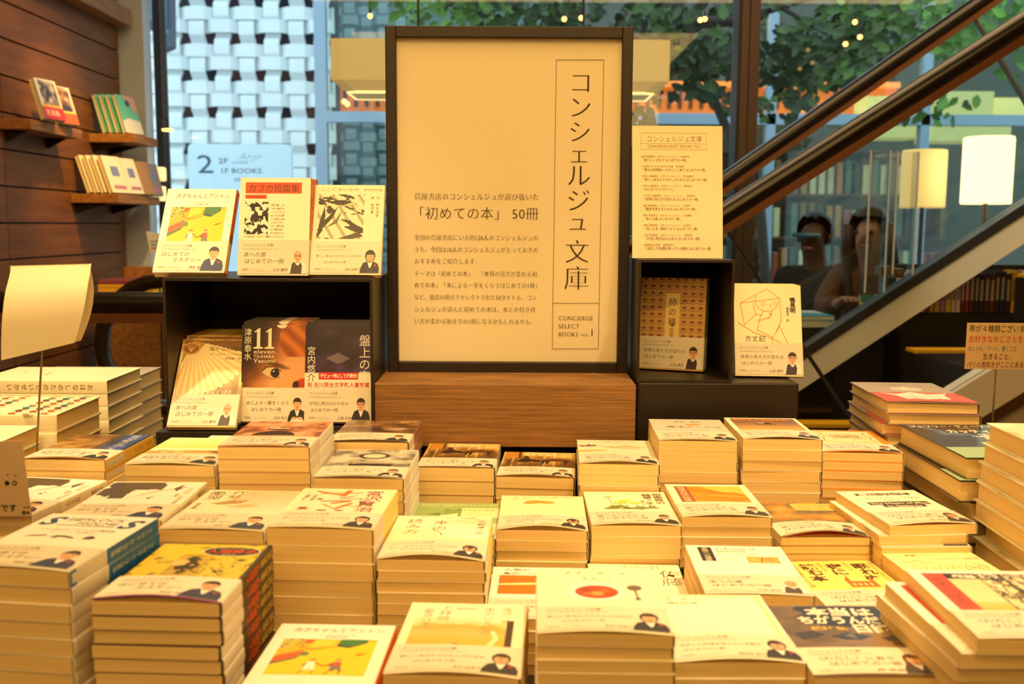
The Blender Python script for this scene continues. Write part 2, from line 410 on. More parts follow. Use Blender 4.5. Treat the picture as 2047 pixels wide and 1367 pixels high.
def make_meshes(key, w, d, t, base, art, spine, spine_art=None, band='door', bh=51, by=2.5, bcol=(224, 214, 192), L=1.2, K=0.4, flap=None, gloss=False, full=True, edge=None, over=0.15):
    global FULL
    FULL = full
    """three meshes for one book; w, d, t in millimetres"""
    back = base
    S0 = surf_fn(w, d, t, L, K)
    pb = MB()
    m = lambda x, y, z: (x / 1000, y / 1000, z / 1000)
    ti = 0.42; px1 = w / 2 - 0.8
    x0, x1, y0, y1 = -w / 2 + over, px1, -d / 2 + over, d / 2 - max(over, 1.2)
    if over > 1: ti = 1.3
    prof = [(x0, ti), (x1 - 1.0, ti), (x1, ti + 1.2), (x1, t - ti - 1.2), (x1 - 1.0, t - ti), (x0, t - ti)]
    pb.prism(prof, lambda p: m(p[0], y1, p[1]), lambda p: m(p[0], y0, p[1]))
    if L > 0.8:   # the first leaves curl a little with the jacket
        for q in (0.3, 0.55):
            sf = surf_fn(w, d, t - ti, L * q, K * q)
            g = np.array([(1 + (w - 2.4) * i / 10, 1 + (d - 2) * j / 4) for j in range(5) for i in range(11)])
            fs = [(j * 11 + i, j * 11 + i + 1, (j + 1) * 11 + i + 1, (j + 1) * 11 + i) for j in range(4) for i in range(10)]
            pb.add(sf(g, 0), fs, (238, 228, 200), 1 if flap and q > 0.5 else 0)
            pb.add(sf(g, -0.12), [f[::-1] for f in fs], (238, 228, 200), 0)
    cv = MB()
    n1, n2 = (12, 8) if L > 0.3 else (1, 1)
    g = np.array([(w * i / n1, d * j / n2) for j in range(n2 + 1) for i in range(n1 + 1)])
    fs = [(j * (n1 + 1) + i, j * (n1 + 1) + i + 1, (j + 1) * (n1 + 1) + i + 1, (j + 1) * (n1 + 1) + i) for j in range(n2) for i in range(n1)]
    cv.add(S0(g, 0), fs, base)
    cv.add(S0(g, -1.2 if over > 1 else -0.4), [f[::-1] for f in fs], flap or (236, 226, 200))
    bt = -1.2 if over > 1 else -0.4
    e = np.array([(w * i / n1, 0) for i in range(n1 + 1)])
    cv.add(np.concatenate([S0(e, bt), S0(e, 0)]), [(i, i + 1, n1 + 2 + i, n1 + 1 + i) for i in range(n1)], edge or base)
    e = np.array([(0, d * i / n2) for i in range(n2 + 1)])
    cv.add(np.concatenate([S0(e, 0), S0(e, bt)]), [(i, i + 1, n2 + 2 + i, n2 + 1 + i) for i in range(n2)], edge or base)
    def back_strip(mb, ya, yb, b, col, dz=0.0):
        pr = spine_profile(w, t + 2 * dz, b)
        v = [m(x, yy - d / 2, z - dz) for x, z in pr for yy in (ya, yb)]
        k = len(pr)
        mb.add(v, [(2 * i, 2 * i + 2, 2 * i + 3, 2 * i + 1) for i in range(k - 1)], col)
        pi_ = [(x - 0.35, z) for x, z in pr]
        v2 = [m(x, yy - d / 2, min(max(z - dz, 0.1), t - 0.1)) for x, z in pi_ for yy in (ya, yb)]
        mb.add(v2, [(2 * i + 1, 2 * i + 3, 2 * i + 2, 2 * i) for i in range(k - 1)], col)
        for yi in (0, 1):
            mb.add([v[2 * i + yi] for i in range(k)] + [v2[2 * i + yi] for i in range(k)], [(i, i + 1, k + i + 1, k + i) if yi else (i, k + i, k + i + 1, i + 1) for i in range(k - 1)], col)
    back_strip(cv, 0, d, 1.0, spine)
    cv.box(m(-w / 2, -d / 2, 0), m(w / 2, d / 2, 1.2 if over > 1 else 0.38), back)
    if art and full:
        art(Sheet(cv, S0, 0.08))
    if spine_art:
        def sf(P, e): return np.stack([np.full(len(P), (w / 2 + 1.05 + e) / 1000), (P[:, 1] - d / 2) / 1000, (t - P[:, 0]) / 1000], 1)
        spine_art(Sheet(cv, sf, 0.1), t, d)
    bm_ = None
    if band:
        bm_ = MB(); e0 = 0.65
        g = np.array([(w * i / 12, by + bh * j / 3) for j in range(4) for i in range(13)])
        fs = [(j * 13 + i, j * 13 + i + 1, (j + 1) * 13 + i + 1, (j + 1) * 13 + i) for j in range(3) for i in range(12)]
        top, bot = S0(g, e0), S0(g, e0 - 0.16)
        bm_.add(top, fs, bcol); bm_.add(bot, [f[::-1] for f in fs], bcol)
        for row in (0, 3):
            ii = [row * 13 + i for i in range(13)]
            bm_.add(np.concatenate([bot[ii], top[ii]]), [(i, i + 1, 14 + i, 13 + i) if row == 0 else (i, 13 + i, 14 + i, i + 1) for i in range(12)], bcol)
        back_strip(bm_, by, by + bh, 1.35, bcol, 0.5)
        if full: band_art(Sheet(bm_, S0, e0 + 0.1), band, w, by, bh)
    fl = mat('flap_' + '_'.join(map(str, flap)), flap, 0.6) if flap else PAGES
    return (pb.mesh('pages', [PAGES, fl]), cv.mesh('jacket', GLOSSPRINT if gloss else PRINT), bm_.mesh('paper_band', PRINT) if bm_ else None)
def put_book(ms, name='paperback_book'):
    r = empty(name)
    link('page_block', ms[0], r); link('jacket', ms[1], r)
    if ms[2]: link('paper_band', ms[2], r)
    return r
def copy_book(r):
    c = r.copy(); COL.objects.link(c)
    for ch in r.children:
        q = ch.copy(); q.parent = c; COL.objects.link(q)
    return c

# ---- cover pictures; x runs 0..105 from the fore edge to the back, y 0..148 from the near edge to the far edge
def a_sherlock(S):
    b = (38, 66, 128)
    for x, y in ((4, 114), (82, 112)): S.txt('S', x, y, 34, b, shear=0.25, off=0.03)
    S.txt('HERLOCK', 26, 129, 12, INK, w=56, shear=0.15); S.txt('HOLME', 40, 117.5, 12, INK, w=40, shear=0.15)
    S.rect(24, 113.5, 80, 115, INK); S.rect(26, 128, 38, 129, INK)
    S.txt('シャーロック・ホームズの事件簿', 16, 99, 6.2, (90, 80, 66), w=72); S.txt('コナン・ドイル　深町眞理子訳', 30, 92.5, 3.6, GREY, w=44)
    S.poly([(16, 78), (34, 82), (34, 85), (28, 84), (18, 81)], (60, 44, 36)); S.poly([(38, 79), (52, 80), (62, 77), (62, 80), (52, 84), (44, 84)], (66, 48, 38)); S.poly([(70, 77), (78, 77), (82, 80), (78, 85), (75, 86), (72, 83)], (44, 38, 48))
    S.line([(46, 79), (44, 75)], 1.5, (66, 48, 38))
def sp_sherlock(S, t, d):
    S.rect(0.2, 56, t - 0.2, d, (20, 104, 176))
    if FULL: S.rect(0.2, 0, t - 0.2, 9, (20, 104, 176))
    S.txtv('シャーロック・ホームズの事件簿', t / 2, 136, 5.2, (224, 222, 196), 0.95)
def a_ningen(S):
    Y = (246, 214, 42)
    S.field(2.5, 50, 102, 146, 34, 34, lambda u, v: mixc(Y, (92, 80, 20), max(0, (fbm(u * 9, v * 9) - 0.56) * 3.5)))
    def hair(u, v):
        r = math.hypot((u - 0.5) * 1.1, v - 0.5); a = fbm(u * 5 + 3, v * 12)
        return (28, 24, 16) if r < 0.26 + 0.2 * a and a > 0.42 else mixc((240, 208, 60), (120, 100, 40), a * 0.7)
    S.field(32, 56, 62, 116, 24, 30, hair)
    S.field(62, 54, 100, 100, 26, 26, lambda u, v: mixc((246, 218, 70), (60, 50, 24), 1.0 if abs(math.sin(9 * u + 6 * fbm(u * 3, v * 5))) < 0.16 else 0.15 * fbm(u * 8, v * 8)))
    S.ell(38, 92, 8, 9, (232, 208, 120)); S.line([(44, 92), (56, 70), (66, 62)], 1.6, (40, 34, 20)); S.line([(70, 80), (84, 60)], 1.2, (40, 34, 20))
    S.ell(74, 126, 27, 13.5, (238, 232, 214), 36); S.ell(74, 126, 25.6, 12.3, (26, 20, 16), 36)
    S.txt('人間椅子', 51, 121.5, 11.6, (222, 60, 30), w=46, off=0.02); S.txt('江戸川乱歩傑作選', 60, 132.8, 3.4, (226, 190, 60), w=28); S.txt('春陽堂', 67, 115.5, 3.4, (238, 232, 214), w=14)
def sp_ningen(S, t, d):
    S.txtv('江戸川乱歩', t / 2, 143, 7.6, (228, 190, 50), 0.92, off=0.02); S.txtv('人間椅子', t / 2, 105, 10.5, (222, 58, 32), 0.95, off=0.02)
def a_dove(S):
    S.field(46, 54, 104, 148, 16, 16, lambda u, v: mixc((206, 196, 160), (238, 232, 214), max(0, 0.8 - v * 1.2) + 0.25 * fbm(u * 4, v * 4)))
    br = (176, 140, 82)
    S.poly([(20, 92), (34, 102), (48, 118), (42, 104), (58, 108), (52, 94), (40, 90), (30, 88)], br); S.poly([(38, 82), (52, 86), (74, 98), (64, 88), (78, 84), (56, 78)], (196, 176, 128)); S.poly([(34, 108), (44, 122), (38, 124), (46, 132)], (214, 190, 140))
    for x, y in ((56, 138), (68, 134), (76, 130), (92, 120)): S.poly([(x, y), (x + 2.4, y + 4), (x + 4, y + 4.6), (x + 2, y)], (246, 242, 226))
    S.txtv('慟哭', 14, 140, 19, (52, 42, 32), 0.92, off=-0.012, jit=1.2); S.txtv('代分', 38, 144, 17, (52, 42, 32), 0.95, off=-0.012, jit=-1); S.txtv('貫井徳郎', 8, 92, 6, GREY, 0.95)
def a_miyazawa(S):
    S.rect(7, 52, 94, 142, (242, 228, 198))
    o = (222, 116, 48)
    for p, w in (([(18, 136), (52, 120)], 5), ([(50, 116), (54, 142)], 7), ([(24, 126), (70, 132)], 3), ([(30, 96), (64, 100)], 4), ([(44, 88), (62, 98)], 6), ([(36, 84), (52, 66)], 2.5), ([(52, 66), (66, 90)], 5), ([(58, 80), (76, 76)], 2)): S.line(p, w, o if w > 2.6 else (168, 142, 92))
    S.poly([(46, 110), (58, 111), (66, 120), (60, 119), (52, 112)], (170, 164, 184)); S.line([(48, 109), (74, 106)], 1.6, (60, 54, 60))
    S.ell(28, 104, 4, 2.2, (50, 36, 30)); S.ell(72, 107, 2.4, 1.6, (50, 36, 30)); S.ell(40, 60, 6, 2, (110, 50, 90)); S.ell(58, 60, 5, 2, (140, 54, 50))
    S.txtv('宮沢賢治', 83, 140, 21, (138, 34, 26), 0.98, off=0.0, jit=2); S.txt('集', 12, 62, 13, (146, 42, 28)); S.txtv('日本文学', 20, 122, 6.4, (96, 80, 60)); S.txtv('全集00', 12, 122, 6.4, (96, 80, 60))
def a_pink(S):
    S.field(0, 50, 105, 148, 30, 26, lambda u, v: ramp(fbm(u * 6 + 1, v * 5), (0.3, (132, 70, 46)), (0.5, (186, 122, 88)), (0.7, (222, 168, 134))))
    S.ell(48, 62, 26, 26, (36, 22, 18), a0=0, a1=PI); S.ell(48, 101, 16, 6.5, (40, 26, 20)); S.poly([(34, 101), (62, 101), (58, 106), (50, 105), (44, 108), (38, 105)], (228, 206, 168))
    for i, c in enumerate('ジムノペディ'): S.txt(c, 18 + i * 13.5, 136, 9, (238, 166, 66), shear=0.3)
def a_grey(S):
    S.field(0, 50, 105, 148, 32, 28, lambda u, v: ramp(fbm(u * 6 + 4, v * 6 + 2), (0.3, (112, 106, 96)), (0.5, (166, 160, 146)), (0.72, (206, 200, 184))))
    for i in range(30):
        a = 2 * PI * i / 30; S.ell(54 + 16.5 * math.cos(a), 112 + 14 * math.sin(a), 2.6 + 1.4 * vn(i, 3), 2.4, (54, 48, 40)); S.k -= 1
    S.k += 1; S.ell(54, 112, 14.5, 12, (206, 192, 150)); S.ell(54, 112, 12.8, 10.4, (222, 210, 172))
    S.poly([(30, 54), (82, 54), (82, 68), (74, 66), (64, 69), (54, 67), (44, 70), (36, 66), (30, 69)], (34, 26, 20))
    for x in (34, 78): S.poly([(x - 1.5, 68), (x + 1.5, 68), (x, 80)], (214, 140, 40)); S.k -= 1
    S.k += 1
    for i, c in enumerate('ナノマキナ'): S.txt(c, 8 + i * 20, 136, 9, (232, 226, 204), shear=0.25)
def a_brown(S):
    S.field(0, 46, 105, 148, 30, 26, lambda u, v: ramp(fbm(u * 5 + 9, v * 7) * 0.8 + 0.2 * v, (0.28, (58, 38, 24)), (0.5, (108, 76, 50)), (0.75, (162, 130, 92))))
    S.txt('深い穴に', 26, 130, 11, (232, 196, 70), w=34, shear=0.1); S.txt('落ちて', 76, 128, 11, (232, 196, 70), w=24, shear=0.1)
    for i, q in enumerate(('しまった人の', '物語を読む')): S.txt(q, 6, 104 - i * 13, 8, (172, 46, 30), w=38)
    S.poly([(46, 78), (52, 96), (58, 92), (56, 78)], (52, 46, 44)); S.poly([(62, 84), (86, 92), (94, 84), (78, 80)], (206, 186, 150)); S.ell(74, 76, 14, 3, (190, 164, 124))
def a_piano(S):
    S.field(0, 44, 105, 148, 30, 30, lambda u, v: ramp(0.55 * v + 0.5 * fbm(u * 8, v * 3) + (0.16 if (u * 7) % 1 < 0.12 else 0), (0.35, (94, 64, 26)), (0.6, (176, 136, 70)), (0.9, (226, 196, 124))))
    S.rect(2, 112, 22, 148, (188, 130, 48)); S.rect(22, 112, 26, 148, (92, 64, 30)); S.rect(84, 118, 103, 146, (216, 186, 104)); S.rect(30, 126, 76, 144, (226, 206, 150))
    S.txt('革　命　前　夜', 36, 132, 7, (60, 40, 20), w=36); S.txt('須賀しのぶ', 44, 127.5, 3.6, (90, 66, 36))
    k = (40, 26, 14)
    S.poly([(20, 84), (30, 108), (38, 112), (40, 104), (52, 96), (56, 84), (44, 88), (32, 82)], k); S.poly([(58, 92), (98, 98), (100, 106), (76, 112), (60, 104)], (112, 66, 26)); S.poly([(52, 90), (99, 94), (99, 98), (52, 96)], k)
    for x in (58, 64, 90): S.poly([(x, 74), (x + 2, 74), (x + 5, 92), (x - 1, 92)], k); S.k -= 1
    S.k += 1; S.ell(34, 116, 4, 4.5, k); S.line([(8, 80), (14, 104)], 2, k)
def a_green(S):
    S.rect(0, 50, 58, 148, (150, 176, 106)); S.rect(0, 128, 105, 148, (156, 180, 112)); S.rect(58, 50, 105, 126, (236, 228, 170)); S.rect(60, 60, 105, 84, (160, 178, 150))
    S.poly([(34, 112), (58, 118), (58, 84), (40, 84)], (130, 160, 88)); S.poly([(16, 98), (32, 104), (32, 90)], (96, 136, 80)); S.poly([(28, 88), (54, 102), (54, 84)], (240, 232, 184))
    S.txt('Bonjour Tristesse', 5, 137, 7.4, (240, 238, 214), w=48); S.txt('Françoise Sagan', 5, 131, 5, (240, 238, 214), w=40); S.txt('悲しみよこんにちは', 54, 136, 6.4, (240, 238, 214), w=48); S.txt('悲しみよこんにちは', 36, 114, 6.2, (80, 92, 50), w=64)
def a_yomi(S):
    S.poly([(60, 128), (80, 142), (105, 138), (105, 112)], (230, 216, 174)); S.rect(0, 54, 105, 96, (232, 226, 188)); S.ell(78, 82, 28, 18, (246, 240, 216)); S.line([(44, 98), (54, 84), (56, 74)], 1.2, (120, 110, 86))
    S.txtv('読み方', 22, 138, 18, INK, 1.1, off=-0.01); S.txtv('本の', 51, 136, 18, INK, 1.2, off=-0.01); S.txtv('平野啓一郎', 95, 134, 9, (90, 80, 60), 1.15); S.txt('スロー・リーディングの実践', 24, 141, 4, GREY, w=64)
    S.rect(0, 52.5, 105, 55, (206, 154, 70)); S.txt('小説・評論を読む技術', 30, 53, 2.4, (120, 86, 40), w=50)
def a_cream(S):
    o = (202, 158, 52)
    S.ell(42, 118, 12, 8, o, rot=0.3); S.ell(58, 117, 11, 5.5, o, rot=-0.15); S.ell(34, 113, 6, 4.5, o); S.ell(52, 118, 5, 4, (188, 140, 44))
    S.txt('いつか　きみに　さよならをいうまえに', 6, 138, 6, (150, 122, 66), w=92); S.txt('朝倉かすみ', 14, 130, 3.8, (176, 150, 96), w=20)
def a_tenko(S):
    S.txt('点子ちゃんとアントン', 14, 131, 10, (70, 50, 26), w=82, shear=0.05); S.txt('エーリヒ・ケストナー作', 40, 123, 3.8, GREY, w=32); S.txt('池田香代子訳', 46, 118.5, 3.8, GREY, w=20)
    S.rect(11, 44, 94, 115, (250, 202, 22)); S.poly([(11, 70), (60, 103), (94, 112), (94, 115), (11, 115)], (244, 178, 24))
    S.poly([(11, 92), (28, 104), (42, 115), (11, 115)], (206, 186, 70))
    for i in range(16): S.ell(13 + 20 * vn(i, 1), 96 + 18 * vn(i, 8), 1.6, 1.4, ((84, 122, 60), (60, 110, 150), (214, 120, 40))[i % 3]); S.k -= 1
    S.k += 1; S.poly([(30, 106), (36, 106), (40, 113), (32, 113)], (226, 84, 32)); S.poly([(38, 96), (56, 103), (60, 113), (40, 113)], (250, 210, 60)); S.line([(34, 95), (44, 93), (60, 99)], 0.8, (90, 80, 40))
    S.poly([(60, 100), (72, 97), (86, 108), (86, 115), (62, 115)], (58, 118, 66)); S.poly([(60, 100), (72, 97), (72, 101), (61, 104)], (40, 86, 60))
    S.poly([(11, 66), (26, 74), (36, 86), (32, 92), (14, 80), (11, 78)], (228, 92, 30)); S.poly([(14, 80), (32, 90), (30, 92), (14, 83)], (248, 160, 50)); S.poly([(11, 62), (30, 74), (36, 84), (28, 76), (11, 67)], (70, 104, 84)); S.ell(36, 84, 4, 4, (90, 130, 96))
    # two small strollers hand in hand
    for x, hat, coat, leg in ((46, (200, 110, 40), (246, 242, 230), (246, 242, 230)), (68, (180, 120, 50), (186, 84, 34), (104, 116, 116))):
        S.ell(x, 71, 2.6, 2.8, (236, 190, 140)); S.ell(x, 73, 3.2, 1.5, hat); S.poly([(x - 4.5, 60), (x + 4, 60), (x + 3, 68.5), (x - 3, 68.5)], coat); S.poly([(x - 5, 52), (x - 1, 52), (x + 1, 56), (x + 4, 51), (x + 6, 52), (x + 3.5, 60), (x - 4, 60)], leg); S.line([(x - 4, 66), (x - 6, 60)], 1.6, (76, 104, 140)); S.line([(x - 4, 52), (x - 7, 46)], 1.1, (150, 84, 40)); S.line([(x + 5, 52), (x + 4, 46)], 1.1, (150, 84, 40))
    S.line([(49, 67), (57, 60), (65, 67)], 1.2, (186, 84, 40)); S.ell(83, 84, 3.4, 1.2, (206, 110, 30), rot=0.3); S.line([(86, 85), (89, 87)], 1, (206, 110, 30))
def a_mushi(S):
    S.field(8, 53, 90, 118, 26, 22, lambda u, v: ramp(v + 0.25 * (fbm(u * 5, v * 9) - 0.5), (0.1, (222, 176, 66)), (0.45, (216, 186, 110)), (0.62, (206, 166, 74)), (0.72, (236, 214, 160)), (1.0, (246, 236, 206))))
    S.rect(89, 54, 95, 110, (66, 46, 28)); S.poly([(74, 54), (80, 56), (84, 70), (80, 86), (76, 86), (79, 70)], (240, 224, 176)); S.ell(48, 55, 4, 2.4, (120, 50, 24)); S.poly([(22, 53), (44, 56), (60, 53)], (236, 224, 190))
    S.txtv('虫のいろいろ', 72, 140, 10.5, (110, 92, 62), 0.98, off=-0.015); S.txtv('尾崎一雄', 88, 140, 9, (110, 92, 62), 1, off=-0.015); S.txtv('上林暁', 33, 142, 12, (110, 92, 62), 1.0, off=-0.015); S.txtv('聖ヨハネ', 18, 134, 10, (110, 92, 62), 1.0, off=-0.015); S.txt('講談社文芸文庫', 42, 134, 4.4, (216, 92, 60), w=18)
def a_dish(S):
    S.txt('食　卓　一　期　一　会', 25, 133, 6.4, (140, 116, 64), w=54); S.txt('長　田　　弘', 40, 119, 6, (140, 116, 64), w=26)
    S.ell(51, 88, 25, 23, (250, 246, 226), 40); S.ell(51, 88, 18.5, 16, (214, 66, 24), 36); S.ell(42, 93, 4.6, 4, (128, 60, 30)); S.ell(51, 84, 6, 5, (238, 152, 78)); S.ell(58, 91, 3, 5, (190, 104, 40), rot=0.7); S.ell(43, 83, 4, 3, (234, 110, 50))
    S.ell(84, 99, 6.6, 6.6, (108, 94, 78)); S.poly([(83, 94), (85, 94), (85.6, 78), (88, 70), (82, 70), (84, 78)], (108, 94, 78))
def a_orange(S):
    o = (240, 112, 18)
    S.rect(8, 66, 100, 122, o); S.poly([(8, 96), (46, 100), (54, 104), (56, 118), (62, 116), (62, 102), (70, 94), (100, 92), (100, 88), (68, 88), (62, 66), (48, 66), (48, 94), (8, 92)], (248, 226, 170)); S.line([(58, 112), (55, 100), (57, 90), (52, 78), (54, 68)], 0.8, (60, 30, 10))
    S.txt('人間の', 12, 136, 9, INK, w=28); S.txt('集団について', 12, 125, 7.4, INK, w=48)
def a_behind(S):
    S.txtv('佐藤', 92, 128, 26, INK, 0.95, off=-0.01); S.txt('む・さしくなる', 40, 134, 13, INK, w=42, off=-0.01); S.txtv('ことばのエッセイ集', 70, 128, 5.4, GREY, 1.0)
def a_yframe(S):
    y = (246, 220, 40)
    S.rect(2, 144, 102, 145.4, y); S.rect(2, 40, 3.6, 145, y); S.rect(98.6, 40, 100.2, 145, y)
    S.txt('え・ほ・ん・く・ら・し', 14, 134, 6.6, (150, 124, 62), w=70); S.txt('穂村弘編', 14, 125, 5.6, (150, 124, 62), w=28)
def a_idle(S):
    S.rect(12, 96, 27, 142, (46, 38, 26)); S.txtv('怠惰への讃歌', 19.5, 141, 7.6, (240, 232, 206), 0.99)
    S.txt('In Praise of', 31, 135, 8, (92, 78, 48), w=44); S.txt('Idleness', 31, 127, 8, (92, 78, 48), w=32); S.txt('Bertrand Russell　堀秀彦・柿村峻訳', 31, 119, 4, (160, 142, 100), w=44); S.txt('平凡社ライブラリー', 30, 101, 4, (190, 170, 120), w=26)
    S.field(60, 92, 94, 112, 16, 10, lambda u, v: mixc((230, 196, 110), (196, 150, 50), fbm(u * 5, v * 5) * 1.2)); S.line([(74, 96), (77, 108)], 1.6, (120, 86, 30)); S.ell(84, 102, 5, 6, (206, 150, 60)); S.ell(68, 101, 4, 5, (226, 186, 96))
def a_night(S):
    b = (70, 36, 14)
    S.txtv('眠れぬ', 86, 138, 19, b, 1.0, off=0.035, jit=2); S.txtv('夜に', 56, 138, 19, b, 1.0, off=0.035, jit=-1.5); S.txtv('読む本', 25, 138, 19, b, 1.0, off=0.035, jit=2)
    o = (224, 104, 22)
    S.poly([(50, 62), (82, 62), (82, 86), (78, 86), (78, 80), (56, 80), (56, 98), (50, 84)], o)
    for i in range(4): S.rect(54 + i * 6.4, 66, 57 + i * 6.4, 74, (248, 206, 120))
    S.txtv('遠藤周作編エッセイ選', 8, 140, 6.6, (208, 106, 40), 1.15); S.txtv('ものがたりの夜のはなし', 100, 140, 5.4, (208, 106, 40), 1.1)
    for x in (40, 71): S.txtv('夢かうつつか', x, 140, 4.6, (220, 130, 60), 1.0)
def a_diary(S):
    S.field(0, 52, 105, 148, 30, 28, lambda u, v: ramp(0.5 * fbm(u * 4, v * 5) + 0.4 * u, (0.2, (92, 72, 44)), (0.5, (136, 108, 72)), (0.8, (160, 132, 92))))
    k = (34, 38, 46)
    S.poly([(26, 146), (100, 146), (104, 120), (100, 88), (84, 96), (62, 98), (40, 102), (24, 108), (20, 122), (30, 130), (22, 138)], k)
    w = (246, 236, 208)
    S.txt('本当は', 32, 126, 19, w, w=62, off=0.045, shear=0.05); S.txt('ちがうんだ', 20, 107, 18, w, w=74, off=0.045); S.txt('日記', 62, 88, 19, w, w=36, off=0.045)
    S.txt('穂村 弘', 26, 92, 8, (240, 190, 30), w=32, off=0.02)
    S.poly([(8, 84), (24, 90), (36, 82), (22, 74), (12, 70)], (52, 44, 36)); S.poly([(38, 78), (54, 86), (74, 78), (62, 70), (48, 70)], (48, 52, 66)); S.poly([(80, 76), (92, 80), (96, 70), (84, 68)], (56, 62, 76)); S.poly([(50, 79), (58, 83), (60, 72)], (120, 116, 104))
    S.ell(95, 62, 9, 5, (86, 60, 30), rot=-0.3)
def a_hit(S):
    S.rect(10, 54, 28, 140, (206, 70, 40)); S.txtv('水木しげる', 19, 132, 13, (76, 24, 16), 1.0)
    S.rect(28, 126, 60, 140, (32, 26, 20)); S.txt('劇画', 34, 129, 9, (238, 230, 208), w=20, off=0.03)
    S.field(28, 54, 56, 126, 12, 16, lambda u, v: ramp(v, (0.0, (190, 176, 70)), (0.22, (206, 194, 110)), (0.3, (226, 216, 170)), (1, (216, 204, 150))))
    def ink(u, v):
        a = abs(math.sin(u * 16 + 5 * fbm(u * 3, v * 4))) < 0.3 or fbm(u * 7, v * 7) < 0.34
        return (46, 38, 26) if a and v > 0.35 else ((120, 104, 70) if fbm(u * 12, v * 12) > 0.55 else (222, 208, 162))
    S.field(56, 54, 102, 140, 34, 40, ink); S.line([(56, 54), (56, 140)], 1.2, (30, 24, 18)); S.line([(78, 54), (76, 140)], 1.6, (30, 24, 18))
    S.txt('ヒットラー', 58, 129, 12, (240, 232, 206), w=44, off=0.05); S.txt('ヒットラー', 59, 129.4, 11.4, (40, 32, 22), w=42)
def a_movie(S):
    S.txt('読書について', 22, 137, 7, (120, 96, 50), w=40); S.txt('ショーペンハウアー　鈴木芳子訳', 50, 124, 5.4, (120, 96, 50), w=52)
    o = (226, 184, 70)
    for i in range(6):
        x = 10 + i * 15; S.line([(x, 92), (x + 8, 108), (x + 13, 94), (x + 6, 100)], 0.8, o); S.line([(x + 3, 88), (x + 2, 112)], 0.7, o)
    S.line([(8, 116), (30, 122), (34, 112), (44, 118)], 0.9, o); S.line([(60, 84), (84, 96), (98, 86)], 0.8, o)
    for i in range(5): S.line([(12 + i * 18, 70), (22 + i * 18, 82), (26 + i * 18, 72)], 0.7, o)
def a_heart(S):
    k = (58, 44, 28)
    S.rect(18, 126, 90, 136, k); S.txt('悪について', 22, 127.4, 9, (240, 230, 200), w=64, off=0.03); S.txt('エーリッヒ・フロム', 22, 110, 9, (84, 66, 40), w=72); S.txt('渡会圭子訳', 42, 100, 4.4, GREY, w=22)
    S.rect(16, 82, 94, 95, k); S.rect(30, 71, 84, 82, k); S.txt('The Heart of Man', 18, 84.5, 9.5, (240, 230, 200), w=74, off=0.02); S.txt('Its Genius for', 34, 73, 9, (240, 230, 200), w=46, off=0.02); S.txt('ちくま学芸文庫', 40, 62, 4, GREY, w=26)
def a_cleo(S):
    def f(u, v):
        a = fbm(u * 4 + 2, v * 4); return ramp(a + 0.35 * math.exp(-((u - 0.4) ** 2 + (v - 0.45) ** 2) * 7) - 0.1, (0.35, (78, 84, 86)), (0.5, (116, 104, 80)), (0.62, (186, 126, 58)), (0.85, (222, 172, 92)))
    S.field(0, 50, 105, 148, 34, 32, f); S.rect(50, 110, 105, 142, (236, 206, 118)); S.txt('アルケミスト', 58, 130, 7, (132, 92, 40), w=40); S.txt('夢を旅した少年', 62, 121, 4, (132, 92, 40), w=28); S.txt('パウロ・コエーリョ', 62, 115, 3.4, (132, 92, 40), w=28)
def a_sakyu(S):
    S.rect(10, 62, 96, 138, (232, 150, 36)); S.field(27, 62, 96, 138, 26, 26, lambda u, v: (244, 196, 84) if v > 1.15 - 0.75 * u + 0.08 * math.sin(u * 9) else ramp(fbm(u * 2, v * 12), (0.3, (222, 122, 20)), (0.7, (244, 162, 46))))
    S.rect(10, 62, 27, 138, (160, 84, 52)); S.txtv('砂漠の旅の物語', 18.5, 136, 10.2, (240, 224, 190), 1.0)
def a_dande(S):
    S.poly([(18, 66), (30, 78), (26, 80), (42, 84), (40, 88), (54, 72), (60, 66), (44, 72), (36, 64)], (122, 132, 60)); S.poly([(52, 66), (64, 80), (74, 74), (84, 80), (90, 70), (76, 68), (66, 62)], (132, 142, 70)); S.poly([(40, 64), (50, 76), (58, 64)], (96, 112, 50))
    for x, y in ((50, 104), (62, 94), (42, 96)): S.line([(x, y), (x + 1, 70)], 0.8, (146, 150, 80)); S.ell(x, y, 8, 4.2, (244, 214, 36)); S.ell(x, y + 0.6, 5, 2.4, (250, 226, 70))
    S.line([(30, 122), (33, 74)], 0.8, (150, 140, 90)); S.ell(30, 122, 5, 3.6, (222, 196, 140)); S.ell(72, 102, 2.4, 2.6, (120, 130, 60)); S.line([(72, 100), (70, 72)], 0.8, (146, 150, 80))
    S.txtv('柳宗民の', 94, 140, 13, (92, 80, 46), 0.98, off=0.01); S.txtv('雑草ノオト', 80, 138, 13, (92, 80, 46), 1.0, off=0.01)
def a_patag(S):
    S.txt('パタゴニア', 30, 134, 9.5, (120, 110, 84), w=52); S.txt('ブルース・チャトウィン', 38, 127.5, 3.6, GREY, w=32); S.rect(0, 102, 105, 102.8, (176, 170, 140))
    S.poly([(0, 108), (6, 112), (12, 109), (16, 119), (20, 112), (25, 117), (28, 108), (18, 104), (6, 104)], (126, 84, 100)); S.poly([(36, 98), (46, 108), (54, 104), (62, 110), (72, 118), (78, 110), (90, 104), (90, 100), (64, 96), (56, 92)], (188, 186, 146)); S.poly([(58, 88), (70, 100), (74, 92), (86, 96), (86, 90)], (206, 202, 164)); S.poly([(0, 78), (28, 80), (40, 74), (0, 70)], (238, 176, 70))
def a_mahou(S):
    S.rect(0, 60, 105, 148, (206, 202, 184)); S.txt('星野　道夫', 34, 126, 8.6, INK, w=40); S.txt('魔法のことば', 20, 86, 13, INK, w=78)
    S.poly([(48, 108), (54, 114), (62, 112), (68, 116), (72, 112), (66, 106), (60, 102), (52, 103)], (206, 160, 50))
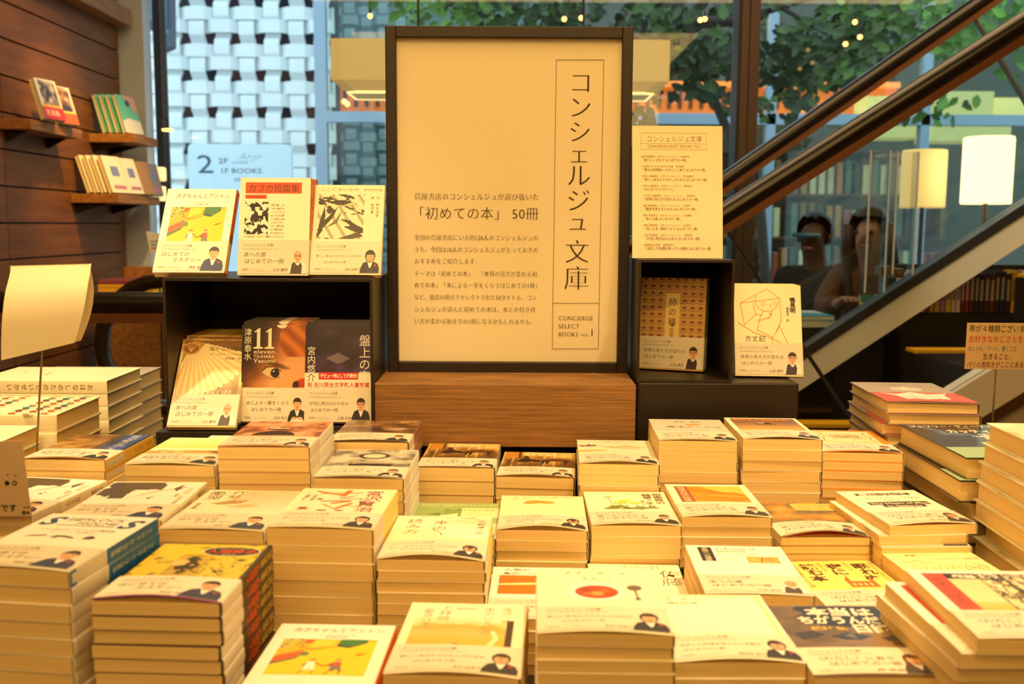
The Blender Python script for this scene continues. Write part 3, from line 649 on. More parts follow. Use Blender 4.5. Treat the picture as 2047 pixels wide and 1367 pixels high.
def a_inu(S):
    S.field(7, 54, 100, 142, 26, 24, lambda u, v: ramp(v + 0.2 * fbm(u * 6, v * 8), (0.2, (206, 164, 92)), (0.55, (168, 122, 78)), (0.8, (134, 98, 74)), (1.1, (120, 96, 90))))
    S.txt('行かずに死ねるか', 10, 128, 13, (238, 122, 24), w=82, off=0.05); S.txt('世界9万5000km自転車ひとり旅', 14, 66, 12, (246, 160, 50), w=82, off=0.05); S.ell(50, 104, 11, 7, (40, 26, 24)); S.ell(46, 108, 6, 4, (196, 170, 150)); S.line([(36, 100), (66, 98)], 3, (52, 34, 28))
def a_orb(S):
    S.rect(0, 40, 105, 148, (236, 142, 30)); S.rect(11, 40, 94, 140, (240, 222, 170)); k = (110, 92, 52)
    S.line([(18, 70), (22, 96), (16, 110), (26, 120), (22, 134)], 1.1, k); S.line([(86, 134), (82, 116), (90, 100), (84, 84), (90, 66)], 1.1, k); S.line([(18, 66), (50, 62), (90, 66)], 1.1, k)
    for i in range(9): S.line([(34, 84 + i * 4), (52 + 6 * vn(i, 2), 87 + i * 4), (74, 84 + i * 4)], 0.7, k)
    for i in range(8): S.ell(40 + i * 4.5, 96 + 10 * vn(i, 5), 2.4, 2, (150, 130, 84)); S.k -= 1
    S.k += 1; S.line([(22, 100), (34, 108)], 0.8, k); S.line([(84, 92), (72, 104)], 0.8, k)
def a_red(S):
    S.txt('ひきこもり図書館', 40, 166, 5, (120, 110, 104), w=34); S.txt('頭木弘樹編', 48, 158, 4, (120, 110, 104), w=20); S.ell(66, 122, 24, 18, (232, 226, 214)); S.ell(66, 122, 22, 16, (206, 196, 190)); S.poly([(50, 118), (66, 140), (84, 118)], (238, 232, 220)); S.ell(58, 124, 3, 2, (40, 30, 30)); S.ell(72, 124, 3, 2, (40, 30, 30))
def a_redband(S):
    S.poly([(12, 78), (36, 66), (58, 84), (80, 66), (104, 74), (112, 82), (100, 56), (98, 22), (82, 26), (66, 18), (50, 26), (36, 20), (30, 54)], (240, 234, 220))
    for i, q in enumerate(('ひきこもり', '絶望のなかの')): S.txt(q, 38, 52 - i * 18, 11, (70, 50, 44), w=52)
    S.txt('家からでない日', 100, 62, 5, (240, 220, 204), w=24); S.txt('読む十二編', 96, 12, 5.4, (70, 30, 26), w=28)
def a_jeff(S):
    S.field(0, 60, 140, 205, 30, 30, lambda u, v: ramp(abs(math.sin(3.2 * u + 2.4 * v + 1.5 * fbm(u * 2, v * 2))), (0.0, (96, 150, 196)), (0.10, (40, 70, 110)), (0.3, (24, 32, 48)), (1, (26, 22, 22))))
    S.field(66, 66, 140, 128, 26, 22, lambda u, v: (226, 214, 186) if fbm(u * 4 + 2, v * 4) + 0.5 * u - 0.25 > 0.42 else (52, 60, 74))
    w = (240, 232, 210)
    S.txt('ジェフリー・ディーヴァー', 8, 186, 15, w, w=126, off=0.03); S.txt('池田真紀子訳', 70, 176, 5, w, w=30); S.txt('カッティング', 46, 150, 22, w, w=92, off=0.05); S.txt('エッジ', 78, 128, 20, w, w=58, off=0.05)
    S.txt('THE CUTTING EDGE', 70, 92, 7, (80, 70, 60), w=60)
def a_jeffband(S):
    S.ell(96, 38, 38, 20, (158, 168, 140)); S.txt('ライムを', 66, 40, 13, (238, 238, 220), w=56, off=0.03); S.txt('狙う罠', 76, 24, 13, (238, 238, 220), w=48, off=0.03); S.txt('シリーズ最新作', 84, 9, 8, (240, 240, 226), w=50, off=0.02)
def a_bluebk(S):
    S.field(0, 50, 74, 148, 26, 28, lambda u, v: ramp(fbm(u * 3, v * 5) + 0.3 * v, (0.3, (214, 180, 100)), (0.55, (190, 140, 70)), (0.75, (140, 96, 44)), (1, (96, 66, 30))))
    S.rect(70, 50, 100, 148, (38, 82, 176)); S.field(60, 50, 76, 148, 8, 20, lambda u, v: mixc((92, 76, 60), (50, 70, 120), u)); S.rect(100, 50, 105, 148, (24, 22, 26))
    S.txtv('死の壁の向こう', 86, 144, 14, (238, 236, 226), 0.98, off=0.01, jit=1)
def sp_bluebk(S, t, d):
    S.rect(0.2, 0, t - 0.2, d, (242, 196, 60)); S.txtv('ボグワナ', t / 2, 112, 7, (120, 84, 30), 1.0); S.txtv('内田洋子', t / 2, 142, 5, (120, 84, 30), 1.0); S.txtv('新潮', t / 2, 50, 6, (60, 40, 30))
def a_sun(S):
    S.field(0, 88, 105, 148, 12, 10, lambda u, v: ramp(v, (0, (248, 222, 120)), (1, (250, 240, 190)))); S.field(0, 54, 105, 74, 36, 9, lambda u, v: ramp(fbm(u * 14, v * 6), (0.3, (150, 110, 56)), (0.5, (214, 176, 96)), (0.7, (238, 212, 150)))); S.ell(66, 66, 14, 7, (206, 150, 80)); S.poly([(70, 74), (105, 72), (105, 54), (90, 58)], (136, 92, 50))
def a_brush(S):
    k = (84, 72, 58)
    S.field(2, 76, 66, 144, 30, 30, lambda u, v: k if fbm(u * 3 + 5, v * 3) + 0.45 * v - 0.5 * abs(u - 0.45) > 0.52 else WHT)
    S.line([(50, 92), (62, 108), (70, 112), (84, 118)], 1.2, k); S.line([(40, 78), (58, 96), (66, 110)], 0.9, k)
    S.poly([(78, 118), (82, 130), (86, 136), (84, 122), (92, 128), (86, 118), (84, 106), (82, 112)], (96, 80, 66))
    for x, y in ((58, 126), (30, 80), (66, 84)): S.ell(x, y, 1.6, 1.2, k)
    S.txtv('山の花', 97, 124, 8, (176, 150, 104), 1.1); S.txtv('岡本', 90, 96, 6, (130, 112, 84), 1.0); S.txtv('かの子文集', 97, 90, 6.4, (150, 130, 96), 1.0)
def sp_brush(S, t, d):
    S.txtv('花の随筆', t / 2, 138, 6, (120, 100, 70), 1.05); S.txtv('岡本かの子', t / 2, 90, 5.4, (140, 120, 90), 1.05); S.txtv('文庫', t / 2, 28, 5, (140, 120, 90), 1.05)
def a_e(S):
    S.txt('ささや', 30, 128, 11, (120, 92, 60), w=34, shear=0.2); S.txt('え', 58, 106, 16, (96, 74, 50), off=0.02)
def a_kafka(S):
    S.rect(8, 124, 92, 141, (222, 78, 30)); S.txt('カフカ短篇集', 12, 127, 13, (44, 24, 16), w=76); S.rect(8, 116, 40, 122, (222, 78, 30)); S.txt('池内 紀編訳', 11, 117, 4.2, (70, 30, 18), w=26)
    S.field(8, 62, 43, 111, 30, 38, lambda u, v: (30, 24, 20) if vn(u * 6 + 2, v * 9) + 0.6 * vn(u * 13, v * 17) > 0.8 else (242, 234, 214))
    for i, q in enumerate(('実存主義，ユダ', 'ヤ教，精神分析，', '――カフカ(18', '83-1924)は様', '々な視点から論', 'じられてきた．', 'だが，意味を求', 'めて解釈を急ぐ', '前に作品そのも')): S.txt(q, 47, 105 - i * 5.3, 3.5, (60, 50, 40), w=20)
    S.txt('のに目を澄してみよう．難解とされるカフカ', 7, 57, 3.5, (60, 50, 40), w=60)
def sp_tenko(S, t, d): S.rect(0.2, 0, t - 0.2, d, (216, 122, 50)); S.rect(0.2, 40, t - 0.2, 70, (150, 84, 50)); S.txtv('点子ちゃんとアントン', t / 2, 138, 5, (250, 226, 150), 0.95)
def sp_kafka(S, t, d): S.rect(0.2, 0, t - 0.2, d, (224, 130, 62)); S.rect(0.2, 0, t - 0.2, 8, (206, 50, 30)); S.txtv('カフカ短篇集', t / 2, 136, 5.5, (70, 40, 24), 1.05)
def a_koko(S):
    S.txt('ここにないもの', 8, 138, 6.6, (80, 74, 58), w=58); S.txt('新哲学対話', 74, 138, 4.4, (110, 100, 80), w=28)
    k = (58, 50, 38)
    S.rect(6, 58, 76, 132, (226, 218, 186))
    S.field(6, 58, 76, 132, 44, 46, lambda u, v: k if (vn(u * 9 + v * 5, v * 16 + u * 3) > 0.72 and v > 0.55) or (vn(u * 4 + v * 9, v * 5) > 0.78) else ((168, 158, 126) if math.sin((u * 22 + v * 14)) > 0.7 else (232, 224, 194)))
    S.poly([(6, 58), (10, 88), (16, 112), (18, 96), (14, 70)], k); S.poly([(8, 80), (24, 96), (36, 112), (30, 94), (16, 76)], k); S.poly([(20, 76), (34, 90), (44, 108), (36, 84)], (110, 98, 74)); S.poly([(38, 58), (70, 70), (76, 62), (60, 58)], (84, 72, 54)); S.poly([(40, 112), (60, 120), (76, 98), (62, 114)], (206, 196, 160))
    S.txtv('文 野矢茂樹', 96, 130, 5, (100, 92, 74), 1.2); S.txtv('絵 植田真', 88, 130, 5, (100, 92, 74), 1.2)
def a_umi(S):
    S.field(0, 50, 105, 148, 24, 24, lambda u, v: ramp(fbm(u * 3 + 8, v * 3) + 0.2 * v, (0.35, (170, 126, 60)), (0.55, (222, 184, 106)), (0.8, (244, 226, 170))))
    def shell(u, v):
        x, y = u - 0.15, v - 1.0; r = math.hypot(x, y * 1.02); a = math.atan2(-y, x); R = 1.03 + 0.02 * math.sin(a * 60)
        if r > R or a < 0.25 or a > 1.9: return ramp(fbm(u * 3 + 8, v * 3), (0.35, (130, 90, 40)), (0.8, (214, 178, 104)))
        return mixc((232, 194, 118), (252, 236, 186), 0.5 + 0.5 * math.sin(a * 52)) if r > 0.2 else (196, 142, 70)
    S.field(4, 52, 100, 146, 56, 52, shell); S.ell(16, 132, 15, 11, (206, 150, 74)); S.ell(16, 132, 12, 8, (150, 96, 44))
    for i in range(9): S.line([(16, 126), (4 + i * 3, 143 - abs(i - 4) * 0.8)], 0.5, (236, 196, 120))
    S.txt('海からの贈物', 44, 128, 8.6, (86, 62, 26), w=56); S.txt('アン・モロウ・リンドバーグ', 46, 120, 4.4, (110, 84, 40), w=54); S.txt('吉田健一 訳', 72, 113, 4.6, (110, 84, 40), w=26); S.txt('GIFT FROM', 16, 52, 13, (250, 240, 210), w=74, off=-0.02)
def a_eleven(S):
    def f(u, v):
        x, y = u, v
        face = x * 0.9 + (1 - y) * 0.55
        c = ramp(face + 0.18 * fbm(u * 4, v * 4) - 0.05, (0.35, (34, 20, 12)), (0.55, (92, 52, 26)), (0.72, (170, 106, 58)), (0.95, (214, 158, 102)))
        if v > 0.52 and u > 0.45:
            h = math.sin((u * 5 - (1 - v) * 6) * 3.4 + fbm(u * 3, v * 3) * 3); c = mixc((150, 70, 22), (206, 116, 44), 0.5 + 0.5 * h) if (u - 0.55) > (0.95 - v) * 0.3 * math.sin(v * 5) + 0.05 else c
        b = math.hypot((u - 0.5) / 0.26, (v - 0.4 - 0.06 * math.sin(u * 6)) / 0.05)
        if b < 1: c = mixc((84, 48, 26), c, b * b)
        if math.hypot((u - 0.98) / 0.2, (v - 0.06) / 0.14) < 1: c = (186, 58, 26)
        return c
    S.field(0, 48, 105, 148, 56, 52, f)
    S.poly([(32, 78), (40, 84), (52, 84), (62, 78), (60, 70), (50, 66), (38, 70)], (206, 176, 130)); S.ell(53, 75.5, 7.2, 7, (50, 30, 18)); S.ell(53, 76, 3.6, 3.6, (18, 12, 8)); S.ell(51, 78, 1.2, 1.2, (236, 226, 206)); S.line([(32, 78), (40, 84.6), (52, 85), (63, 78)], 1.6, (64, 34, 18)); S.line([(34, 74), (48, 66), (61, 70)], 0.9, (120, 62, 34)); S.ell(86, 58, 5, 6, (60, 30, 18), rot=-0.5)
    w = (244, 236, 206)
    S.txtv('津原泰水', 9.5, 143, 12.2, w, 1.0); [S.poly([(x + a, 112 + b) for a, b in ((0, 0), (15, 0), (15, 2), (10.6, 3), (10.6, 31), (8.6, 31), (1.5, 26), (1.5, 24.4), (5.4, 25.6), (5.4, 3), (0, 2))], w) for x in (18, 36)]; S.txt('eleven', 18, 104.5, 9, w, w=34); S.txt('TSUHARA', 18.5, 98, 6.8, w, w=33); S.txt('Yasumi', 18.5, 91, 8, w, w=34)
    S.ell(63, 147.9, 8, 5, (244, 236, 206), a0=PI, a1=2 * PI)
def a_banjo(S):
    S.field(0, 74, 105, 148, 34, 30, lambda u, v: ramp(fbm(u * 3 + 1, v * 3 + 6) * 0.7 + 0.3 * (1 - v), (0.3, (30, 16, 30)), (0.5, (60, 36, 72)), (0.66, (88, 56, 112)), (0.8, (120, 66, 70))))
    g = (160, 146, 160)
    for i in range(8):
        t = i / 7; S.line([(34 + 18 * t, 98 + 8 * t), (52 + 18 * t, 90 + 8 * t)], 0.5, g); S.line([(34 + 18 * t, 98 - 8 * t), (52 + 18 * t, 106 - 8 * t)], 0.5, g)
    S.rect(0, 50, 105, 76, (240, 232, 212)); S.rect(22, 66, 84, 77, (200, 36, 40)); S.txt('デビュー作にして代表作!', 24, 69, 7, (250, 240, 220), w=58, off=0.03); S.txt('祝 吉川英治文学新人賞受賞', 4, 55, 8, (200, 40, 36), w=98, off=0.02)
    S.txtv('盤上の夜', 94, 134, 18.5, (240, 234, 220), 0.97); S.txtv('宮内悠', 10, 116, 13.5, (240, 234, 220), 1.0); S.txtv('介', 10, 75.5, 13, (50, 40, 36), 1.0)
def a_kaki(S):
    S.rect(0, 0, 105, 148, (206, 164, 96)); c = (136, 78, 62)
    for r in range(13):
        for k in range(8):
            x, y = 6.5 + k * 13, 8 + r * 11.4
            S.poly([(x - 6, y + 2.6), (x, y - 1.4), (x + 6, y + 2.6), (x + 3, y + 2), (x, y + 4.2), (x - 3, y + 2)], c); S.k -= 1
            S.line([(x - 6, y - 2), (x, y - 4), (x + 6, y - 2)], 0.8, c); S.k -= 1
    S.k += 2; S.rect(41, 44, 64, 126, (238, 208, 138)); S.rect(41, 124, 64, 125.4, (196, 90, 50)); S.txtv('柿の種', 52.5, 119, 13.5, (50, 36, 22), 1.2); S.txtv('寺田寅彦', 52.5, 76, 8, (70, 52, 34), 1.0)
def sp_kaki(S, t, d): S.rect(0.2, 0, t - 0.2, d, (146, 152, 70)); S.txtv('寺田寅彦 柿の種', t / 2, 136, 5, (50, 46, 26), 1.05)
def a_hojo(S):
    c = (216, 112, 70)
    S.line([(10, 118), (52, 142), (72, 126), (74, 92), (66, 70)], 0.9, c); S.line([(10, 118), (16, 82), (34, 100), (30, 118)], 0.9, c); S.line([(10, 118), (70, 126)], 0.9, c)
    pts = [(52 + 18 * math.cos(a), 122 + 17 * math.sin(a)) for a in [PI + i * PI / 16 for i in range(17)]]
    S.line(pts, 0.9, c); S.line([(34, 132), (34, 122)], 0.9, c)
    for x in (46, 64): S.line([(x + 3 * math.cos(i * PI / 5), 117 + 3 * math.sin(i * PI / 5)) for i in range(11)], 0.7, c)
    S.line([(57, 117), (57, 111), (59, 111)], 0.7, c); S.line([(46, 106), (40, 92), (36, 74), (60, 62), (74, 90)], 0.9, c); S.line([(36, 88), (56, 96), (60, 106)], 0.9, c); S.line([(6, 86), (30, 70), (60, 60), (86, 46), (70, 82)], 0.9, c); S.line([(34, 100), (44, 98)], 0.9, c); S.line([(58, 62), (62, 40)], 0.9, c); S.line([(52, 92), (60, 100), (54, 102)], 0.8, c)
    S.txt('方丈記', 16, 56, 10.5, INK, w=32); S.rect(34, 52, 48, 53, (206, 70, 40)); S.txtv('鴨長明', 92, 128, 9, INK, 0.95, off=0.03); S.txtv('蜂飼耳 訳', 84, 112, 5, INK, 0.95)
    S.rect(0, 50, 105, 52, (236, 140, 30)); S.rect(2, 47, 36, 51, (40, 28, 20))

# ------------------------------------------------------------------ the room shell
X0, X1, YB, YW, ZC = -2.0, 4.2, -2.6, 5.3, 3.15
MB().box((X0 - 0.2, YB - 0.2, -0.1), (X1 + 0.2, YW + 0.1, 0)).build('floor', wood_mat('floor_wood', (70, 48, 30), (104, 74, 48), (1, 10, 1), 3, 0.4, 0.05))['kind'] = 'structure'
MB().box((X0 - 0.2, YB - 0.2, ZC), (X1 + 0.2, YW + 0.1, ZC + 0.1)).build('ceiling', mat('ceiling_paint', (120, 104, 84), 0.9))['kind'] = 'structure'
MB().box((X0 - 0.2, YB - 0.15, 0), (X1 + 0.2, YB, ZC)).build('wall_back', mat('back_wall', (112, 80, 52), 0.8, noise=0.2, scale=3))['kind'] = 'structure'
MB().box((X1, YB, 0), (X1 + 0.15, YW, ZC)).build('wall_right', mat('side_wall', (110, 84, 58), 0.8))['kind'] = 'structure'
MB().box((X0 - 0.2, YB, 0), (X0 - 0.012, 5.14, ZC)).build('wall_left', mat('groove_channel', (104, 98, 86), 0.5))['kind'] = 'structure'
# veneer boards with open grooves on the left wall
wp = MB()
gz = [at(240, 160, 5.1).z - 0.1425 * k for k in range(-3, 14)]
gz = sorted([z for z in gz if 0.02 < z < ZC - 0.05])
edges = [0.0] + gz + [ZC]
for a, b in zip(edges, edges[1:]):
    for y0, y1 in ((-2.5, 1.2), (1.206, 3.93), (3.936, 5.12)):
        wp.box((X0 - 0.012, y0, a + 0.004), (X0 + 0.02, y1, b - 0.004))
o = wp.build('trim_1', WALLWOOD); struct(o); o['label'] = 'dark wood wall boards with thin horizontal grooves'
zb = at(243, 40, 5.1).z
o = MB().box((X0 + 0.02, 1.0, zb - 0.035), (X0 + 0.10, 5.10, zb + 0.05)).build('trim_2', SHELFWOOD, bevel=0.004); struct(o); o['label'] = 'projecting wooden ledge high on the wood wall'
o = MB().box((-2.05, 5.145, 0), (-1.862, 5.25, ZC)).build('pillar', mat('grey_pillar_paint', (205, 216, 228), 0.7, noise=0.05)); struct(o); o['label'] = 'plain grey pillar between wood wall and window'
# window wall: dark post at the left, brown mullion at the right, glass panes between
xm = at(1468, 400, YW).x
def pane(name, x0, x1):
    o = MB().box((x0, YW + 0.03, 0.05), (x1, YW + 0.04, ZC)).build(name, GLASS); struct(o); return o
fr = mat('bronze_mullion', (92, 72, 58), 0.4, 0.4)
dk = mat('dark_window_post', (30, 30, 36), 0.5)
MB().box((-1.86, YW - 0.02, 0), (-1.825, YW + 0.08, ZC)).build('window_1', dk)['kind'] = 'structure'
m_ = MB()
m_.box((xm, YW - 0.05, 0), (xm + 0.042, YW + 0.09, ZC)); m_.box((xm + 0.046, YW - 0.035, 0), (xm + 0.10, YW + 0.09, ZC))
m_.build('window_2', fr, bevel=0.004)['kind'] = 'structure'
MB().box((xm - 0.016, YW - 0.05, 0), (xm - 0.002, YW + 0.09, ZC)).build('window_3', dk)['kind'] = 'structure'
pane('window_4', -1.825, xm - 0.016); pane('window_5', xm + 0.10, X1)
MB().box((X0, YW - 0.04, 0), (X1, YW + 0.08, 0.05)).build('baseboard_window', dk)['kind'] = 'structure'

# ------------------------------------------------------------------ outside: plaza, woven facade, opposite shop
MB().box((-30, YW + 0.1, -0.15), (30, 40, -0.02)).build('ground_outside', mat('plaza_paving', (150, 150, 148), 0.85, noise=0.15, scale=2))['kind'] = 'structure'
def weave(name, px0, px1, py0, py1, Y, pitch_px, row_px, col, label, hole=22):
    """basket-woven white wall: bowed upright strips and bowed level strips with square holes"""
    p = at(px0 + pitch_px, 200, Y).x - at(px0, 200, Y).x; q = at(px0, 200, Y).z - at(px0, 200 + row_px, Y).z
    a, b = at(px0, py0, Y), at(px1, py1, Y); A = 0.15 * p
    nx, nz = int((b.x - a.x) / p) + 2, int((a.z - b.z) / q) + 2
    mb = MB(); sw = p * 0.60; sh = q * 0.342
    def ribbon(c0, half, along, ph, ax):
        vs = []
        for k, s in enumerate(along):
            d = A * max(-1, min(1, 1.9 * math.sin(PI * s + ph)))
            for e in (-1, 1):
                bow = -0.0
                if ax == 'v': vs.append((a.x + (c0 + 0.5) * p + e * half, Y + d, a.z - s * (q / 2)))
                else: vs.append((a.x + (s) * p, Y + d, a.z - c0 * (q / 2) + e * half))
        n = len(along); back = [(x, y + 0.05, z) for x, y, z in vs]
        fs = [(2 * i, 2 * i + 1, 2 * i + 3, 2 * i + 2) for i in range(n - 1)] + [(2 * n + 2 * i, 2 * n + 2 * i + 2, 2 * n + 2 * i + 3, 2 * n + 2 * i + 1) for i in range(n - 1)]
        fs += [(2 * i, 2 * i + 2, 2 * n + 2 * i + 2, 2 * n + 2 * i) for i in range(n - 1)] + [(2 * i + 1, 2 * n + 2 * i + 1, 2 * n + 2 * i + 3, 2 * i + 3) for i in range(n - 1)]
        mb.add(vs + back, fs, col)
    for i in range(nx):
        ribbon(i, sw / 2, [k / 6 for k in range(0, nz * 12 + 1)], PI * i, 'v')
    for j in range(nz * 2):
        # level strips come in pairs, the holes lie between one pair and the next
        zc = (j // 2) * 2 + (0.655 if j % 2 == 0 else 1.345)
        ribbon(zc, sh / 2, [k / 6 for k in range(0, nx * 6 + 1)], PI * ((j + 1) % 2), 'h')
    o = mb.build(name, MATTE, smooth=False)
    return tag(o, label, 'facade')
weave('woven_facade', 262, 626, -150, 1000, 12.0, 49.3, 73.0, (232, 236, 236), 'white basket-woven concrete facade with square holes outside the window')
o = MB().box((-6.2, 12.75, -0.1), (-2.2, 12.95, 7)).build('wall_outside', mat('dark_facade_void', (28, 33, 50), 0.8, noise=0.3, scale=3))
struct(o)
weave('woven_facade', 645, 790, -150, 1000, 15.5, 33.5, 50.0, (150, 176, 182), 'smaller woven facade, dimmed in colour as if behind tinted glass, beside the blue post behind the framed poster')  # dimming by tinted glass is put into this wall's colour
o = MB().box((-3.6, 16.2, -0.1), (6, 16.3, 8)).build('wall_outside', mat('teal_facade', (96, 128, 132), 0.8, noise=0.25, scale=1.5)); struct(o)
# blue steel frame of the opposite shop front with tinted panes
blu = mat('blue_steel', (146, 164, 178), 0.5)
YF = 10.6
def bx(px0, px1, py0, py1, Y, d): 
    a, b = at(px0, py0, Y), at(px1, py1, Y); return (a.x, Y, b.z), (b.x, Y + d, a.z)
fr_ = empty('shop_front_frame', (at(641, 240, YF).x, YF, 0)); tag(fr_, 'blue steel shop front frame across the plaza behind the tree', 'shop front')
O = fr_.location
def fpart(name, px0, px1, z0, z1, d=0.12):
    x0, x1 = at(px0, 240, YF).x, at(px1, 240, YF).x
    p = MB().box((x0 - O.x, 0, z0), (x1 - O.x, d, z1)).build(name, blu, fr_)
z24 = at(1400, 238, YF).z
for a, b in ((630, 653), (1533, 1551), (1842, 1860)): fpart('post', a, b, -0.05, 5.2)
fpart('rail', 653, 2300, z24 - 0.05, z24 + 0.06, 0.1)
xa, xb = at(653, 240, YF).x, at(2300, 240, YF).x
MB().box((xa - O.x, 0.05, z24 + 0.06), (xb - O.x, 0.062, 5.2)).build('pane', DARKGLASS, fr_)
MB().box((xa - O.x, 0.05, 0), (xb - O.x, 0.062, z24 - 0.05)).build('pane', DARKGLASS, fr_)
# inside the opposite shop: window reflections built solid, with glowing band and panels
Yi = 13.2
om = mat('glowing_copper_band', (196, 104, 44), 0.5, emit=(255, 130, 40), es=0.55)  # band and lip glow by emission, standing in for lamp light on them
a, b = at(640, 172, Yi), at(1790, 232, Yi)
t = empty('copper_canopy', (a.x, Yi, b.z)); tag(t, 'long orange copper canopy with small lamps, a reflection built solid in the opposite shop', 'canopy')  # reflected shelf band with lights, built as a solid canopy
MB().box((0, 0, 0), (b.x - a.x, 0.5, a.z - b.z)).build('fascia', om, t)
MB().box((0, -0.12, a.z - b.z), (b.x - a.x, 0.5, a.z - b.z + 0.07)).build('lip', mat('glowing_copper_lip', (206, 112, 52), 0.4, emit=(255, 140, 50), es=0.7), t)
sl = MB()
for k in range(44): x = 0.3 + k * 0.14; sl.box((x, -0.03, 0.08), (x + 0.05, 0, 0.3))
sl.build('slats', mat('copper_slat', (96, 48, 24), 0.6), t)
lm = mat('lamp_glow', (255, 236, 190), 0.5, emit=(255, 190, 84), es=3.5)
for px, py in ((1432, 215), (1463, 214), (1604, 218), (688, 203), (694, 208)):
    q = at(px, py, Yi - 0.2) - t.location; MB().ico(tuple(q), 0.034, (255, 230, 180), 2).tube([q, q + Vector((0, 0.14, 0.02))], 0.01, 6).build('bulb', lm, t, smooth=True)
# reflections of ceiling spots, built as hanging bulbs along the window
for px, py, l in ((1128, 38, 'left one of two spot reflections built as bulbs just above the poster frame'), (1162, 36, 'right one of two spot reflections built as bulbs just above the poster frame'), (1400, 40, 'left spot reflection of the touching pair built as bulbs beside the brown mullion'), (1409, 38, 'right spot reflection of the touching pair built as bulbs beside the brown mullion'), (1709, 44, 'upper of three spot reflections built as bulbs among the leaves under the handrail'), (1719, 74, 'middle of three spot reflections built as bulbs among the leaves under the handrail'), (1690, 88, 'lowest of three spot reflections built as bulbs among the leaves under the handrail'), (740, 32, 'single spot reflection built as a bulb left of the poster by the leaves')):
    q = at(px, py, 4.95)
    o = empty('bulb', tuple(q)); tag(o, l, 'lamp', 'spot reflections built as bulbs along the window')
    MB().ico((0, 0, 0), 0.0125, (255, 230, 180), 2).build('globe', lm, o, smooth=True); MB().tube([(0, 0, 0.01), (0, 0, 0.035)], 0.005, 8).build('cap', dk, o); MB().tube([(0, 0, 0.03), (0, 0, ZC - q.z)], 0.0009, 6).build('cord', dk, o)
# reflected ceiling panels built solid, glowing in place of the light on them
cp_ = mat('glowing_ceiling_panel', (206, 196, 130), 0.7, emit=(236, 208, 110), es=0.5)
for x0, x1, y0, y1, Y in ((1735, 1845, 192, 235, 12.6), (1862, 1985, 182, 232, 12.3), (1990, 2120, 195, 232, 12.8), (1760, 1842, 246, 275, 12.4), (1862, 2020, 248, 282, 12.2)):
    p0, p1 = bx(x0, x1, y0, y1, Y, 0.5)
    tag(MB().box(p0, p1).build('ceiling_panel', cp_), 'pale yellow glowing reflection of a ceiling panel, built solid in the opposite shop', 'ceiling panel', 'reflected panels in the opposite shop')
bk = mat('dim_shop_back', (70, 72, 58), 0.9, noise=0.4, scale=1.2)
struct(MB().box((1.0, 14.6, -0.1), (9.5, 14.75, 5)).build('wall_outside', bk))
# blurred window reflection built as a solid bookcase in the opposite shop
def far_case(px0, px1, py0, py1, Y, rows, n, label, grp):
    a, b = at(px0, py0, Y), at(px1, py1, Y); w, h = b.x - a.x, a.z - b.z
    t = empty('bookcase', (a.x, Y, b.z)); tag(t, label, 'bookcase')
    c = mat('far_case_wood', (92, 62, 40), 0.6)
    MB().box((0, 0.3, -0.3), (w, 0.34, h)).build('back', c, t); MB().box((0, 0, -b.z - 0.02), (w, 0.3, -0.04)).build('base', c, t)
    for r in range(rows + 1): MB().box((0, 0, h * r / rows - 0.03), (w, 0.3, h * r / rows)).build('shelf', c, t)
    cols = [(150, 60, 40), (206, 196, 160), (60, 80, 70), (120, 90, 60), (196, 180, 140), (70, 56, 50), (176, 120, 60), (90, 110, 100)]
    mes = []
    for k, cc in enumerate(cols):
        mb = MB(); hh = h / rows * (0.62 + 0.05 * (k % 4)); mb.box((0, 0.03, 0), (0.075, 0.25, hh), cc); mb.box((0.004, 0.05, 0.004), (0.07, 0.252, hh + 0.004), (226, 214, 180)); mes.append(mb.mesh('far_book', MATTE))
    for r in range(rows):
        for i in range(n):
            if random.random() < 0.1: continue
            o = link('book', mes[random.randrange(8)]); o.location = (a.x + 0.05 + (w - 0.1) * i / n, Y, b.z + h * r / rows + 0.002)
            tag(o, 'upright reflected book built solid on a dim shelf of the opposite shop', 'book', grp)
far_case(1440, 1900, 300, 560, 13.6, 3, 26, 'tall dim bookcase, a reflection built solid across the plaza behind the balustrade glass', 'reflected books built solid in the far bookcase')
# signboard on the plaza
a, b = at(375, 287, 8.2), at(585, 430, 8.2)
t = empty('plaza_signboard', (a.x, 8.2, 0)); tag(t, 'pale blue-white plaza signboard with a large numeral two', 'sign')
w, h = b.x - a.x, 1.1; zt = a.z
def rounded(x0, z0, x1, z1, r, n=5):
    out = []
    for cx, cz, s in ((x1 - r, z1 - r, 0), (x0 + r, z1 - r, 1), (x0 + r, z0 + r, 2), (x1 - r, z0 + r, 3)):
        out += [(cx + r * math.cos(PI / 2 * (s + k / n)), cz + r * math.sin(PI / 2 * (s + k / n))) for k in range(n + 1)]
    return out
sg = MB().prism(rounded(0, zt - h, w, zt, 0.04), lambda p: (p[0], 0, p[1]), lambda p: (p[0], 0.05, p[1]), (206, 224, 232))
def vsurf(P, e): return np.stack([P[:, 0] / 1000, np.full(len(P), -e / 1000 - 0.001), P[:, 1] / 1000], 1)
S = Sheet(sg, vsurf, 0.5, lim=9999); k8 = 8200 / F; ink = (70, 84, 100); g2 = (120, 138, 152)
px = lambda x: (x - 375) * k8
pz = lambda y: zt * 1000 - (y - 287) * k8
S.txt('2', px(391), pz(344), 210, ink, w=px(424) - px(391)); S.txt('2F', px(434), pz(325), 62, ink, w=80); S.txt('LOUNGE', px(461), pz(325), 26, g2, w=130); S.txt('Anjin', px(474), pz(318), 84, g2, w=180, shear=0.4, off=-0.025)
S.txt('1F BOOKS', px(437), pz(344), 58, ink, w=340); S.txt('ART', px(464), pz(360), 42, g2, w=90)
sg.build('panel', MATTE, t)
